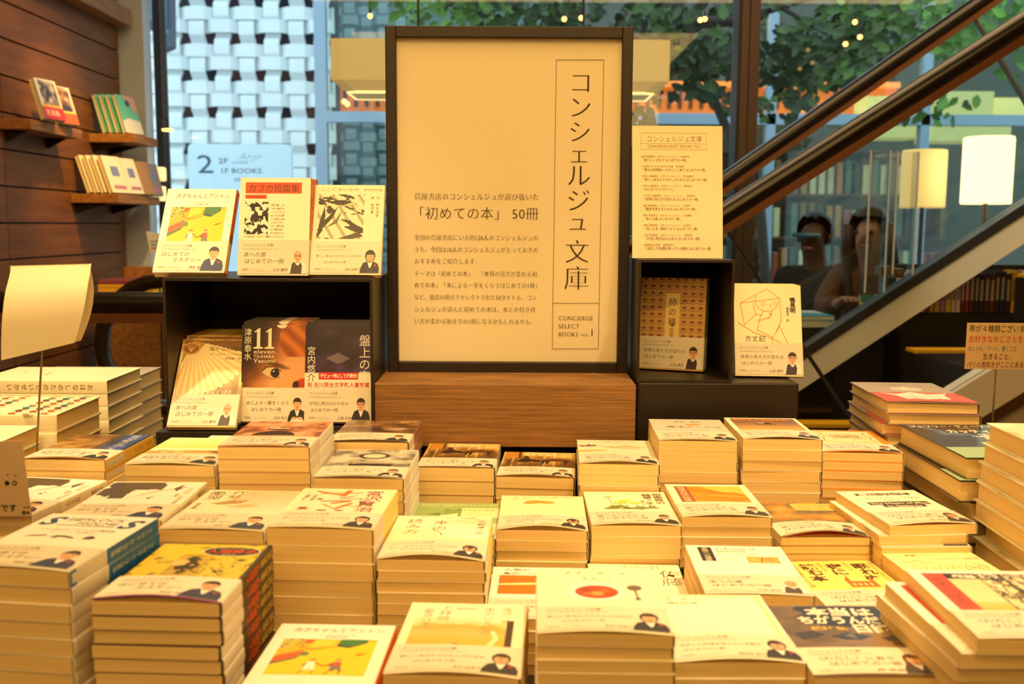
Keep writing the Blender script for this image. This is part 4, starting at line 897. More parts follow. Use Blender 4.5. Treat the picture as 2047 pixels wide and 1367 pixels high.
MB().tube([(w * 0.2, 0.08, 0), (w * 0.2, 0.08, zt - 0.1)], 0.03, 10).build('post', blu, t); MB().tube([(w * 0.8, 0.08, 0), (w * 0.8, 0.08, zt - 0.1)], 0.03, 10).build('post', blu, t)
# stair flight in the upper left corner, outside
t = empty('outdoor_stair', tuple(at(300, 60, 11.0))); tag(t, 'dark grey outdoor stair with thin bars high left of the woven facade', 'stairs'); O2 = t.location
gs = mat('grey_stair_steel', (98, 116, 130), 0.6)
q = [at(x, y, 11) - O2 for x, y in ((284, -60), (332, -60), (334, 88), (312, 98), (300, 60), (284, 52))]
MB().prism([(v.x, v.z) for v in q], lambda p: (p[0], 0.1, p[1]), lambda p: (p[0], 0.3, p[1])).build('flight', mat('dark_stair_panel', (70, 84, 98), 0.7), t)
for k in range(6):
    a, b = at(294 + 7 * k, -40, 11) - O2, at(295 + 7.2 * k, 26 + 6 * k, 11) - O2; MB().tube([a, b], 0.011, 6).build('bar', gs, t)
a, b = at(286, 22, 11) - O2, at(336, 66, 11) - O2; MB().tube([a, b], 0.02, 6).build('rail', gs, t)

# ------------------------------------------------------------------ tree beyond the glass
def tree(name, base, limbs, clusters, label, nl, seed, dark):
    rs = random.Random(seed)
    t = empty(name, base); tag(t, label, 'tree'); B = Vector(base)
    tb = MB()
    for pts, r in limbs: tb.tube([p - B for p in pts], [r * (1 - 0.6 * i / (len(pts) - 1)) for i in range(len(pts))], 8, (64, 52, 42))
    tb.build('branches', mat('tree_bark', (70, 58, 46), 0.9, noise=0.4, scale=30), t, smooth=True)
    lf = MB(); tot = sum(c[3] for c in clusters)
    for c, rx, rz, wgt, hue in clusters:
        for _ in range(int(nl * wgt / tot)):
            while True:
                q = Vector((rs.uniform(-1, 1), rs.uniform(-1, 1), rs.uniform(-1, 1)))
                if q.length < 1: break
            p = c + Vector((q.x * rx, q.y * 0.7, q.z * rz)) - B
            L = rs.uniform(0.085, 0.15); a = rs.uniform(0, 2 * PI); dn = rs.uniform(-1.2, 0.5); ax = Vector((math.cos(a), math.sin(a) * 0.6, dn)).normalized()
            sd = ax.cross(Vector((rs.uniform(-.5, .5), -1, rs.uniform(-.5, .5)))).normalized() * L * 0.27; up = sd.cross(ax).normalized() * L * 0.06
            col = mixc((44, 54, 26), (132, 178, 72), min(1, max(0, hue + rs.gauss(0, 0.16))))  # dark end of the leaf colour stands in for backlit leaves
            v = [p, p + ax * L * 0.35 + sd, p + ax * L * 0.72 + sd * 0.75, p + ax * L, p + ax * L * 0.72 - sd * 0.75, p + ax * L * 0.35 - sd, p + ax * L * 0.4 - up]
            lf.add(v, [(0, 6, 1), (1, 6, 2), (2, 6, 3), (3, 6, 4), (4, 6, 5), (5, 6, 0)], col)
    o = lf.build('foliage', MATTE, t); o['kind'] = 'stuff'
YT = 8.4
A = lambda x, y, d=0: at(x, y, YT + d)
trunk = at(1560, 1000, YT); trunk.z = -0.02
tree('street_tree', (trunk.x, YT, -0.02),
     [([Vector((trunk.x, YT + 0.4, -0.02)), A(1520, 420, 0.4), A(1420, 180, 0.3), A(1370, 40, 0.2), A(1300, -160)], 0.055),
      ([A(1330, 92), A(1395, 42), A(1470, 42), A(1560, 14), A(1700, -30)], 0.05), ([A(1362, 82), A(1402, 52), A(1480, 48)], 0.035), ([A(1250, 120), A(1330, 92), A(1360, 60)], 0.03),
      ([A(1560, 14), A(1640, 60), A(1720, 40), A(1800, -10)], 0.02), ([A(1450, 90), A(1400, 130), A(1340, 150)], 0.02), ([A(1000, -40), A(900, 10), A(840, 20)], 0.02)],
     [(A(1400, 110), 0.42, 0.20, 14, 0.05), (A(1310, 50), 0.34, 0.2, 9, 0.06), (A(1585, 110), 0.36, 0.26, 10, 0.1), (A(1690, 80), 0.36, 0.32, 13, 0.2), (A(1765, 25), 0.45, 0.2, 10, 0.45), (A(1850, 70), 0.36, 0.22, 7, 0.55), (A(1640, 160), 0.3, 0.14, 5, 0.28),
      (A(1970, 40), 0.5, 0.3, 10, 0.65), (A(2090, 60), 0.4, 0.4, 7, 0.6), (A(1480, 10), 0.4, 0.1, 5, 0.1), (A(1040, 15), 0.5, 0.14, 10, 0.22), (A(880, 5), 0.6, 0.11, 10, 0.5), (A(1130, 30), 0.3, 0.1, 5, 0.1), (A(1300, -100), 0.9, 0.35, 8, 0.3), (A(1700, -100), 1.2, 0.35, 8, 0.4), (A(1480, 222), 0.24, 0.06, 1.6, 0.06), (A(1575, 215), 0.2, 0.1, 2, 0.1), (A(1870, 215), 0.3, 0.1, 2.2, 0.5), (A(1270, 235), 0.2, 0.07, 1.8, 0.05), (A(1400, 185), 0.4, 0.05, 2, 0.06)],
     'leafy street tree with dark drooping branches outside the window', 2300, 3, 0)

# ------------------------------------------------------------------ lamps inside, some of them reflections built solid
def shade_box(px0, px1, py0, py1, Y, label):
    a, b = at(px0, py0, Y), at(px1, py1, Y); w = b.x - a.x; h = a.z - b.z; d = 0.3
    t = empty('reflected_lamp', (a.x + w / 2, Y + d / 2, a.z)); tag(t, label, 'lamp')
    def ring(z, sx, sy, c): return [(sx * x, sy * y, z) for x, y in ((-1 + c, -1), (1 - c, -1), (1, -1 + c), (1, 1 - c), (1 - c, 1), (-1 + c, 1), (-1, 1 - c), (-1, -1 + c))]
    mb = MB(); r0 = ring(0, w / 2, d / 2, 0.06); r1 = ring(-h * 0.78, w / 2, d / 2, 0.06); r2 = ring(-h, w / 2 - h * 0.3, d / 2 - h * 0.1, 0.06)
    fs = [(i, (i + 1) % 8, 8 + (i + 1) % 8, 8 + i) for i in range(8)] + [(8 + i, 8 + (i + 1) % 8, 16 + (i + 1) % 8, 16 + i) for i in range(8)] + [tuple(range(16, 24))]
    mb.add(r0 + r1 + r2, fs, (230, 200, 120)); mb.build('lamp_shade', mat('lit_fabric_shade', (196, 182, 132), 0.8, emit=(214, 190, 118), es=0.25), t)
    ed = MB(); ed.tube([Vector(p) for p in r2] + [Vector(r2[0])], 0.006, 6); ed.build('shade_edge', mat('lit_shade_edge', (255, 226, 150), 0.6, emit=(255, 226, 150), es=0.9), t)
    for sx in (-0.25, 0.25): MB().tube([(w * sx, 0, 0), (w * sx, 0, ZC - a.z)], 0.006, 6).build('cord', dk, t)
shade_box(660, 1338, 76, 186, 4.55, 'wide yellow box lamp, a reflection built solid behind the framed poster')  # window reflection of a shop lamp, built as a hanging lamp
def floor_lamp(px0, px1, py0, py1, Y, es, label):
    a, b = at(px0, py0, Y), at(px1, py1, Y); r = (b.x - a.x) / 2; x = (a.x + b.x) / 2; h = a.z - b.z
    t = empty('standing_lamp', (x, Y, 0)); tag(t, label, 'lamp')
    MB().lathe([(0.0001, b.z + 0.004), (r * 0.98, b.z), (r, b.z + 0.01), (r, a.z - 0.01), (r * 0.97, a.z), (0.03, a.z)], 40).build('lamp_shade', mat('glowing_shade_%d' % int(es * 100), (250, 236, 196), 0.8, emit=(255, 222, 150) if es > 2 else (255, 206, 116), es=es), t, smooth=True)
    MB().tube([(0, 0, 0.02), (0, 0, b.z + 0.1)], 0.011, 10).build('pole', STEEL_DARK, t, smooth=True)
    MB().lathe([(0.0001, 0.025), (0.12, 0.02), (0.13, 0.0), (0.0001, 0.0)], 32).build('base', STEEL_DARK, t)
floor_lamp(1930, 2017, 274, 408, 4.75, 2.6, 'bright white cylinder shade lamp at right behind the handrail')
floor_lamp(1806, 1886, 300, 416, 5.05, 0.6, 'dimmer amber reflection of a cylinder shade lamp, built solid left of the bright one')  # reflection of a shade lamp, built as a second standing lamp
q = at(335, 258, 5.12)
# lamp reflections by the window post, built as a glowing pair and a disc
t = empty('lamp_pair_reflection', (at(320, 400, 5.15).x, 5.17, 0)); tag(t, 'small stacked pale lamp reflection built solid beside the dark window post', 'lamp')
for y0, y1 in ((334, 362), (372, 402)):
    a, b = at(308, y0, 5.17), at(330, y1, 5.17); MB().box((a.x - t.location.x, -0.03, b.z), (b.x - t.location.x, 0.03, a.z)).build('lamp_shade', mat('pale_lamp', (240, 220, 150), 0.8, emit=(250, 226, 150), es=0.9), t, bevel=0.008)
MB().tube([(0, 0, 0), (0, 0, at(320, 334, 5.17).z)], 0.008, 8).build('pole', STEEL_DARK, t)
t = empty('lamp_disc_reflection', tuple(q)); tag(t, 'small glowing lamp reflection built as a disc by the window', 'lamp')  # reflection of a lamp, built as a glowing disc
MB().lathe([(0.0001, -0.012), (0.026, -0.01), (0.028, 0.0), (0.0001, 0.004)], 24).build('disc', lm, t); MB().tube([(0, 0, 0), (0, 0, 0.05), (-0.06, 0.08, 0.05)], 0.005, 6).build('bracket', dk, t)

# ------------------------------------------------------------------ shelves on the wood wall with their books
def wall_shelf(x1, y0, y1, z, label, n=2):
    t = empty('wall_shelf', (X0 + 0.02, y0, z)); tag(t, label, 'shelf')
    w = x1 - X0 - 0.02
    MB().box((0, 0, -0.04), (w, y1 - y0, 0)).build('board', SHELFWOOD, t, bevel=0.003)
    for k in range(n):
        y = 0.06 + (y1 - y0 - 0.12) * k / max(1, n - 1)
        MB().prism([(0, -0.04), (w * 0.7, -0.04), (0, -0.085)], lambda p: (p[0], y - 0.008, p[1]), lambda p: (p[0], y + 0.008, p[1])).build('bracket', STEEL_DARK, t)
    return t
s1z = at(99, 240, 3.95).z; s2z = at(240, 268, 4.75).z; s3z = at(200, 388, 4.53).z
wall_shelf(X0 + 0.145, 3.90, 4.36, s1z, 'short wooden wall shelf holding two photo-cover books')
wall_shelf(-1.763, 4.72, 5.02, s2z, 'upper wooden wall shelf with turquoise-edged books')
wall_shelf(-1.763, 4.50, 5.02, s3z, 'lower wooden wall shelf with a row of yellow books')
def face_book(name, w, h, t, front, side, art, loc, yaw, lean, label, group):
    """upright book: thickness along local y, front cover facing -y"""
    r = empty(name, loc); tag(r, label, 'book', group)
    r.rotation_euler = (-lean, 0, yaw)
    mb = MB().box((-w / 2 + 0.002, -t + 0.001, 0.002), (w / 2 - 0.002, -0.001, h - 0.002), (236, 222, 184)); mb.build('page_block', MATTE, r)
    cv = MB(); cv.box((-w / 2, -t, 0), (w / 2, -t + 0.001, h), front); cv.box((-w / 2, -0.001, 0), (w / 2, 0, h), side); cv.box((w / 2 - 0.001, -t, 0), (w / 2, 0, h), side)
    if art:
        def sf(P, e): return np.stack([P[:, 0] / 1000 - w / 2, np.full(len(P), -t - e / 1000 - 0.0004), P[:, 1] / 1000], 1)
        art(Sheet(cv, sf, 0.1, lim=9999), w * 1000, h * 1000)
    cv.build('jacket', PRINT, r)
    return r
def photo_art(S, w, h):
    S.field(w * .12, h * .32, w * .9, h * .96, 16, 16, lambda u, v: ramp(fbm(u * 4, v * 4), (0.3, (50, 46, 56)), (0.55, (140, 130, 126)), (0.75, (206, 200, 190))))
    S.rect(0, 0, w, h * .3, (206, 50, 36)); S.rect(w * .06, h * .3, w * .94, h * .36, (236, 170, 50)); S.txt('写真集', w * .1, h * .1, w * .22, (246, 230, 200))
def photo_art2(S, w, h):
    S.field(w * .1, h * .36, w * .9, h * .98, 16, 16, lambda u, v: ramp(fbm(u * 4 + 5, v * 4), (0.3, (96, 60, 40)), (0.55, (170, 130, 100)), (0.75, (226, 206, 180))))
    S.rect(0, 0, w, h * .28, (216, 96, 30)); S.rect(0, h * .28, w, h * .33, (240, 190, 60)); S.rect(w * .2, h * .34, w * .8, h * .5, (60, 50, 60))
FY = math.radians(76)          # shelved books face the aisle and lean on the wall
def teal_art(S, w, h):
    S.poly([(w * .3, h), (w * .6, h * .8), (w, h * .5), (w, h)], (226, 160, 120)); S.ell(w * .55, h * .8, w * .12, h * .09, (40, 50, 60)); S.poly([(0, 0), (w, 0), (w, h * .34), (w * .4, h * .4), (0, h * .3)], (232, 226, 206))
def white_art(S, w, h):
    S.rect(w * .3, h * .45, w * .74, h * .72, (120, 132, 176)); S.rect(w * .2, h * .1, w * .9, h * .2, (186, 120, 140))
G_ = 'books on the wall shelves'
def shelf_book(px_, y, z, w, h, t, front, side, art, lean, label): face_book('paperback_book', w, h, t, front, side, art, (at(px_, 300, y).x, y + w / 2, z + 0.002), FY, lean, label, G_)
shelf_book(92, 3.97, s1z, 0.12, 0.165, 0.024, (226, 218, 206), (214, 180, 90), photo_art, 0.30, 'grey photo-cover book with red band, first on short wall shelf')
shelf_book(121, 4.13, s1z, 0.12, 0.160, 0.022, (232, 222, 200), (214, 180, 90), photo_art2, 0.30, 'brown photo-cover book with orange band, second on short wall shelf')
for k in range(4):
    shelf_book((214, 227, 240, 254)[k], 4.74, s2z, 0.14, 0.185, 0.019, (96, 190, 160), (120, 190, 150), teal_art if k == 3 else None, 0.30, ('turquoise-cover book with white swirl, last of four on upper wall shelf' if k == 3 else 'cream-paged turquoise-edged book, %s of four on upper wall shelf' % ('first', 'second', 'third')[k]))
for k in range(4):
    shelf_book((178, 192, 206, 222)[k], 4.52, s3z, 0.13, 0.175, 0.019, (240, 230, 190), (232, 206, 120), white_art if k == 3 else None, 0.34, ('white book with blue square picture on lower wall shelf' if k == 3 else 'cream yellow-paged book, %s on lower wall shelf' % ('first', 'second', 'third')[k]))
shelf_book(255, 4.68, s3z, 0.11, 0.172, 0.022, (240, 228, 196), (226, 196, 110), white_art, 0.32, 'pale book with pink strip standing after the white one on lower shelf')
shelf_book(277, 4.80, s3z, 0.09, 0.16, 0.03, (170, 126, 66), (150, 108, 56), None, 0.25, 'plain tan book in half shade on the lower wall shelf')
shelf_book(296, 4.90, s3z, 0.11, 0.16, 0.022, (140, 128, 130), (160, 124, 70), white_art, 0.25, 'grey-lilac book at the far end of the lower wall shelf')
# low unit beside the pillar with flat books
a, b = at(185, 560, 4.45), at(268, 600, 4.45)
t = empty('low_wood_unit', (a.x, 4.45, 0)); tag(t, 'low wooden unit below the wood wall behind the curved handrail', 'cabinet')
zt_ = at(230, 588, 4.45).z
MB().box((0, 0, 0.02), (0.36, 0.4, zt_ - 0.02)).build('body', SHELFWOOD, t); MB().box((-0.01, -0.01, zt_ - 0.02), (0.37, 0.41, zt_)).build('top', SHELFWOOD, t)
MB().box((0, 0.36, zt_), (0.2, 0.4, at(230, 533, 4.8).z)).build('upstand', SHELFWOOD, t)
def flat_book(name, w, d, h, top, side, loc, rot, label, group, art=None, pagecol=(238, 226, 190)):
    r = empty(name, loc); r.rotation_euler = (0, 0, rot); tag(r, label, 'book', group)
    MB().box((-w / 2 + 0.002, -d / 2 + 0.002, 0.0015), (w / 2 - 0.003, d / 2 - 0.002, h - 0.0015), pagecol).build('page_block', MATTE, r)
    cv = MB(); cv.box((-w / 2, -d / 2, 0), (w / 2, d / 2, 0.0014), top); cv.box((-w / 2, -d / 2, h - 0.0014), (w / 2, d / 2, h), top)
    pr = spine_profile(w * 1000, h * 1000, 1.5, 6); k = len(pr)
    cv.add([(x / 1000, yy, z / 1000) for x, z in pr for yy in (-d / 2, d / 2)], [(2 * i, 2 * i + 2, 2 * i + 3, 2 * i + 1) for i in range(k - 1)], side)
    if art:
        def sf(P, e): return np.stack([P[:, 0] / 1000 - w / 2, P[:, 1] / 1000 - d / 2, np.full(len(P), h + e / 1000 + 0.0003)], 1)
        art(Sheet(cv, sf, 0.1, lim=9999), w * 1000, d * 1000)
    cv.build('jacket', PRINT, r)
    return r
for k, (c, s_, l) in enumerate((((226, 190, 40), (226, 180, 40), 'lower yellow book lying on the low wooden unit'), ((226, 190, 40), (220, 170, 40), 'upper yellow book lying on the low wooden unit'), ((120, 60, 60), (140, 70, 80), 'maroon book lying on top of two yellow books'))):
    r = flat_book('hardcover_book', 0.19, 0.24, 0.02, c, s_, (a.x + 0.13, 4.58, zt_ + 0.001 + 0.0205 * k), -PI / 2, l, 'books on the low unit', pagecol=c if k < 2 else (220, 200, 170))
a = at(300, 462, 4.4)
t = empty('price_card', (at(316, 500, 4.4).x, 4.4, 0)); tag(t, 'small white price card with coloured lines by the pillar', 'sign')
mb = MB().prism([(-0.05, at(300, 462, 4.4).z), (0.055, at(300, 470, 4.4).z), (0.055, at(300, 510, 4.4).z), (-0.035, at(300, 506, 4.4).z)], lambda p: (p[0], 0, p[1]), lambda p: (p[0], 0.004, p[1]), (226, 226, 222))
S = Sheet(mb, vsurf, 0.3, lim=9999); z0 = at(300, 490, 4.4).z * 1000
S.rect(-30, z0, 40, z0 + 5, (110, 176, 180)); S.rect(-28, z0 - 14, 36, z0 - 10, (206, 120, 90)); S.rect(-32, z0 + 16, 30, z0 + 20, (150, 150, 170))
mb.build('card', MATTE, t); MB().tube([(0, 0.006, 0), (0, 0.006, at(300, 500, 4.4).z)], 0.004, 6).build('stem', STEEL_DARK, t)

# ------------------------------------------------------------------ escalator behind the book table
esc = empty('escalator', (0.2, 2.8, 0)); tag(esc, 'escalator with two dark handrails and glass sides rising to the right', 'escalator')
EX, EY = 0.2, 2.8
rub = mat('handrail_rubber', (30, 24, 19), 0.3, 0.0, coat=0.3)
brz = mat('bronze_rail_base', (128, 84, 54), 0.38, 0.35)
strm = mat('stringer_metal', (222, 216, 200), 0.5, 0.0, noise=0.08, scale=4)
blk = mat('gloss_black_cladding', (20, 17, 14), 0.18)
bge = mat('beige_cladding', (176, 164, 142), 0.5)
def bend(x, xs, zf, k, r=0.25):
    """level, then rising at slope k from xs, with a rounded bend"""
    u = (x - xs) / r
    if u < -1: return zf
    if u > 1: return zf + k * (x - xs)
    return zf + k * r * (u + 1) ** 2 / 4
RN = lambda x: bend(x, 0.196, HC - 0.223, 0.65)
RF = lambda x: bend(x, 0.26, HC - 0.227, 0.707)
SN = lambda x: bend(x, 0.196, HC - 1.147, 0.65)
SF_ = lambda x: bend(x, 0.230, HC - 1.13, 0.687)
def xs_(a, b): return sorted(set([a, b] + [q for q in np.linspace(-0.1, 0.55, 14) if a < q < b] + [q for q in np.linspace(a, b, 10)]))
def strip(mb, xs, zt, zb, y0, y1, col=(200, 200, 200), mi=0):
    v = []
    for x in xs:
        for z in (zb(x), zt(x)):
            for y in (y0, y1): v.append((x - EX, y - EY, z))
    n = len(xs); f = []
    for i in range(n - 1):
        a, b = 4 * i, 4 * i + 4
        f += [(a, b, b + 2, a + 2), (a + 1, a + 3, b + 3, b + 1), (a + 2, b + 2, b + 3, a + 3), (a, a + 1, b + 1, b)]
    f += [(0, 2, 3, 1), (4 * n - 4, 4 * n - 3, 4 * n - 1, 4 * n - 2)]
    mb.add(v, f, col, mi); return mb
P3 = lambda x, y, z: Vector((x - EX, y - EY, z))
for R_, y, xa in ((RN, 2.8, -1.93), (RF, 4.0, -1.40)):
    pts = [P3(x, y, R_(x)) for x in xs_(xa, 2.9)]
    if y > 3:
        zc = R_(xa) - 0.26; arc = [P3(xa - 0.26 * math.sin(t), y, zc + 0.26 * math.cos(t)) for t in [PI * k / 12 for k in range(12, 0, -1)]]
        pts = arc + pts
    MB().tube(pts, 0.036, 14, squash=(1, 0.86)).build('handrail', rub, esc, smooth=True)
    strip(MB(), xs_(xa, 2.9), lambda x: R_(x) - 0.028, lambda x: R_(x) - 0.056, y - 0.022, y + 0.022).build('rail_base', brz, esc)
strip(MB(), xs_(-1.93, 2.9), lambda x: RN(x) - 0.05, SN, 2.794, 2.806).build('glass_panel', BALGLASS, esc)
strip(MB(), xs_(-1.40, 2.9), lambda x: RF(x) - 0.05, SF_, 3.994, 4.006).build('glass_panel', BALGLASS, esc)
strip(MB(), xs_(-1.93, 2.9), SN, lambda x: SN(x) - 0.125, 2.775, 2.85).build('stringer', strm, esc)
strip(MB(), xs_(-1.7, 2.9), SF_, lambda x: SF_(x) - 0.045, 3.955, 4.04).build('stringer_border', mat('dark_rubber_border', (46, 44, 44), 0.4), esc)
strip(MB(), xs_(-1.7, 2.9), lambda x: SF_(x) - 0.045, lambda x: SF_(x) - 0.165, 3.96, 4.03).build('stringer', strm, esc)
strip(MB(), xs_(-1.93, 2.9), lambda x: SN(x) - 0.125, lambda x: SN(x) - 0.16, 2.77, 2.86).build('stringer_trim', mat('brown_trim', (96, 70, 44), 0.4, 0.4), esc)
strip(MB(), xs_(-1.93, 2.9), lambda x: SN(x) - 0.16, lambda x: 0.0, 2.79, 2.84).build('cladding', bge, esc)
strip(MB(), xs_(-1.7, 1.3), lambda x: SF_(x) - 0.165, lambda x: 0.0, 3.97, 4.02).build('cladding', blk, esc)
jm = mat('joint_metal', (112, 124, 128), 0.35, 0.6)
for p, q, y in ((at(1440, 440, 2.79), at(1740, 900, 2.79), 2.792), (at(1942, 24, 3.99), at(2120, 320, 3.99), 3.992)):
    MB().tube([P3(p.x, y, p.z), P3(q.x, y, q.z)], 0.006 if y < 3 else 0.011, 6).build('joint_strip', jm if y > 3 else mat('joint_dark', (50, 50, 48), 0.4), esc)
stm = mat('step_tread', (40, 38, 36), 0.5, 0.4); yel = mat('step_yellow', (226, 170, 20), 0.5)
for k in range(-2, 4):
    x0 = 1.13 + 0.42 * k; z = HC - 0.775 + 0.292 * k
    mb = MB().box((x0 - EX, 2.9 - EY, z - 0.3), (x0 + 0.42 - EX, 3.90 - EY, z))
    for g in range(24): mb.box((x0 - EX, 2.93 - EY + g * 0.036, z), (x0 + 0.42 - EX, 2.945 - EY + g * 0.036, z + 0.006))
    s = mb.build('step', stm, esc)
    MB().box((x0 - EX, 3.80 - EY, z + 0.001), (x0 + 0.40 - EX, 3.89 - EY, z + 0.014)).build('yellow_line', yel, s)
MB().box((-2.1, 2.9 - EY, 0.1), (1.13 - 0.84 - EX, 3.95 - EY, 0.17)).build('landing_plate', mat('landing_metal', (90, 86, 80), 0.4, 0.6), esc)
# clear guard fins fixed to the far side
def fin(x0, x1, yt, yb, d):
    a, b = at(x0, yt, 3.93), at(x1, yb, 3.93)
    f_ = MB().box(P3(a.x, 3.90, b.z), P3(b.x, 3.90 + d, a.z)).build('guard_fin', ACRYLIC, esc)
    for q in (a.x, b.x): MB().box(P3(q - 0.003, 3.896, b.z), P3(q + 0.003, 3.902, a.z)).build('fin_edge', mat('acrylic_edge', (206, 214, 214), 0.2, spec=0.8), f_)
fin(1736, 1761, 302, 584, 0.06); fin(1790, 1818, 304, 548, 0.06)
for px_, py_ in ((1768, 541), (1794, 546)):
    p = at(px_, py_, 3.93)
    MB().box(P3(p.x - 0.02, 3.91, p.z - 0.018), P3(p.x + 0.02, 3.98, p.z + 0.018)).tube([P3(p.x, 3.91, p.z), P3(p.x, 3.895, p.z)], 0.007, 10).build('fin_bracket', mat('bracket_metal', (140, 118, 90), 0.35, 0.8), esc)

# ------------------------------------------------------------------ browsing table, two people and a reflected book row built solid beyond the escalator
DT = at(1640, 648, 4.3).z
t = empty('display_table', (1.05, 4.15, 0)); tag(t, 'dark browsing table beyond the escalator in front of the two people', 'table')
MB().box((0, 0, DT - 0.04), (0.54, 0.29, DT)).build('top', BLACKWOOD, t); MB().box((0.02, 0.02, 0), (0.52, 0.27, DT - 0.04)).build('body', BLACKWOOD, t)
def wave_art(S, w, h):
    S.poly([(0, h * .3), (w * .4, h * .62), (w, h * .5), (w, h), (0, h)], (226, 232, 232)); S.txt('Wave', w * .2, h * .3, w * .3, (230, 240, 240))
flat_book('magazine', 0.20, 0.26, 0.03, (206, 200, 170), (196, 186, 150), (1.25, 4.29, DT + 0.0005), 0.1, 'pale thick book under the turquoise one on the far browsing table', 'books on the far browsing table')
flat_book('magazine', 0.20, 0.26, 0.018, (40, 150, 176), (60, 160, 180), (1.25, 4.29, DT + 0.031), 0.05, 'turquoise book with white wave lying beyond the escalator', 'books on the far browsing table', wave_art)
def yart(S, w, h):
    S.ell(w * .5, h * .45, w * .36, h * .2, (236, 232, 200)); S.txt('よもう', w * .16, h * .38, w * .24, (120, 96, 150), off=0.03); S.rect(0, h * .75, w * .6, h, (40, 110, 90))
face_book('picture_book', 0.11, 0.14, 0.012, (226, 206, 40), (200, 176, 40), yart, (1.532, 4.185, DT + 0.001), math.radians(8), 0.35, 'yellow picture book leaning beyond the acrylic guard fins', 'books on the far browsing table')
bcx0, bcx1 = at(1806, 600, 4.1).x, at(2110, 600, 4.1).x; bz = at(1900, 624, 4.1).z
t = empty('reflected_bookcase', (bcx0, 4.08, 0)); tag(t, 'low dark bookcase added to hold a reflected row of spines beyond the escalator', 'bookcase')  # case added so the reflected spines stand as solid books
MB().box((-0.01, 0, 0), (bcx1 - bcx0, 0.24, bz - 0.002)).build('body', BLACKWOOD, t); MB().box((0, 0.2, bz), (bcx1 - bcx0, 0.24, bz + 0.19)).build('back', BLACKWOOD, t)
pal = [(240, 206, 206), (236, 216, 220), (242, 222, 214), (226, 190, 196), (120, 70, 120), (226, 160, 60), (206, 180, 90), (196, 120, 150), (226, 190, 80), (240, 190, 190), (236, 210, 214), (110, 40, 34), (150, 40, 36), (80, 34, 40), (60, 40, 36), (44, 32, 44), (70, 40, 36), (96, 44, 30), (52, 36, 46), (40, 40, 76), (60, 36, 32), (226, 172, 30), (220, 160, 30)]
cn = ['rose', 'pale pink', 'cream pink', 'dusty pink', 'purple', 'orange', 'mustard', 'mauve', 'gold', 'light rose', 'blush', 'dark red', 'red', 'wine', 'dark brown', 'near-black', 'chestnut', 'rust', 'plum', 'navy', 'umber', 'yellow', 'amber']
x = bcx0 + 0.01; k = 0
while x < bcx1 - 0.03:
    wd = 0.016 + 0.008 * vn(k, 2); hh = 0.155 + 0.018 * vn(k, 9); c = pal[k % len(pal)]
    r = empty('reflected_book', (x, 4.09, bz + 0.001)); tag(r, cn[k % len(cn)] + ' spine in the reflected book row built solid beyond the escalator, number %d from its left end' % (k + 1), 'book', 'reflected books in the low bookcase')
    MB().box((0.0015, 0.002, 0.002), (wd - 0.0015, 0.12, hh - 0.003), (230, 216, 180)).build('page_block', MATTE, r)
    mb = MB().box((0, 0, 0), (wd, 0.0015, hh), c).box((0, 0, 0), (0.0012, 0.122, hh), c).box((wd - 0.0012, 0, 0), (wd, 0.122, hh), c)
    mb.box((wd * .2, -0.0004, hh * .3), (wd * .8, 0, hh * .85), mixc(c, (250, 240, 210) if sum(c) < 400 else (90, 50, 60), 0.55)); mb.build('jacket', PRINT, r)
    x += wd + 0.001; k += 1

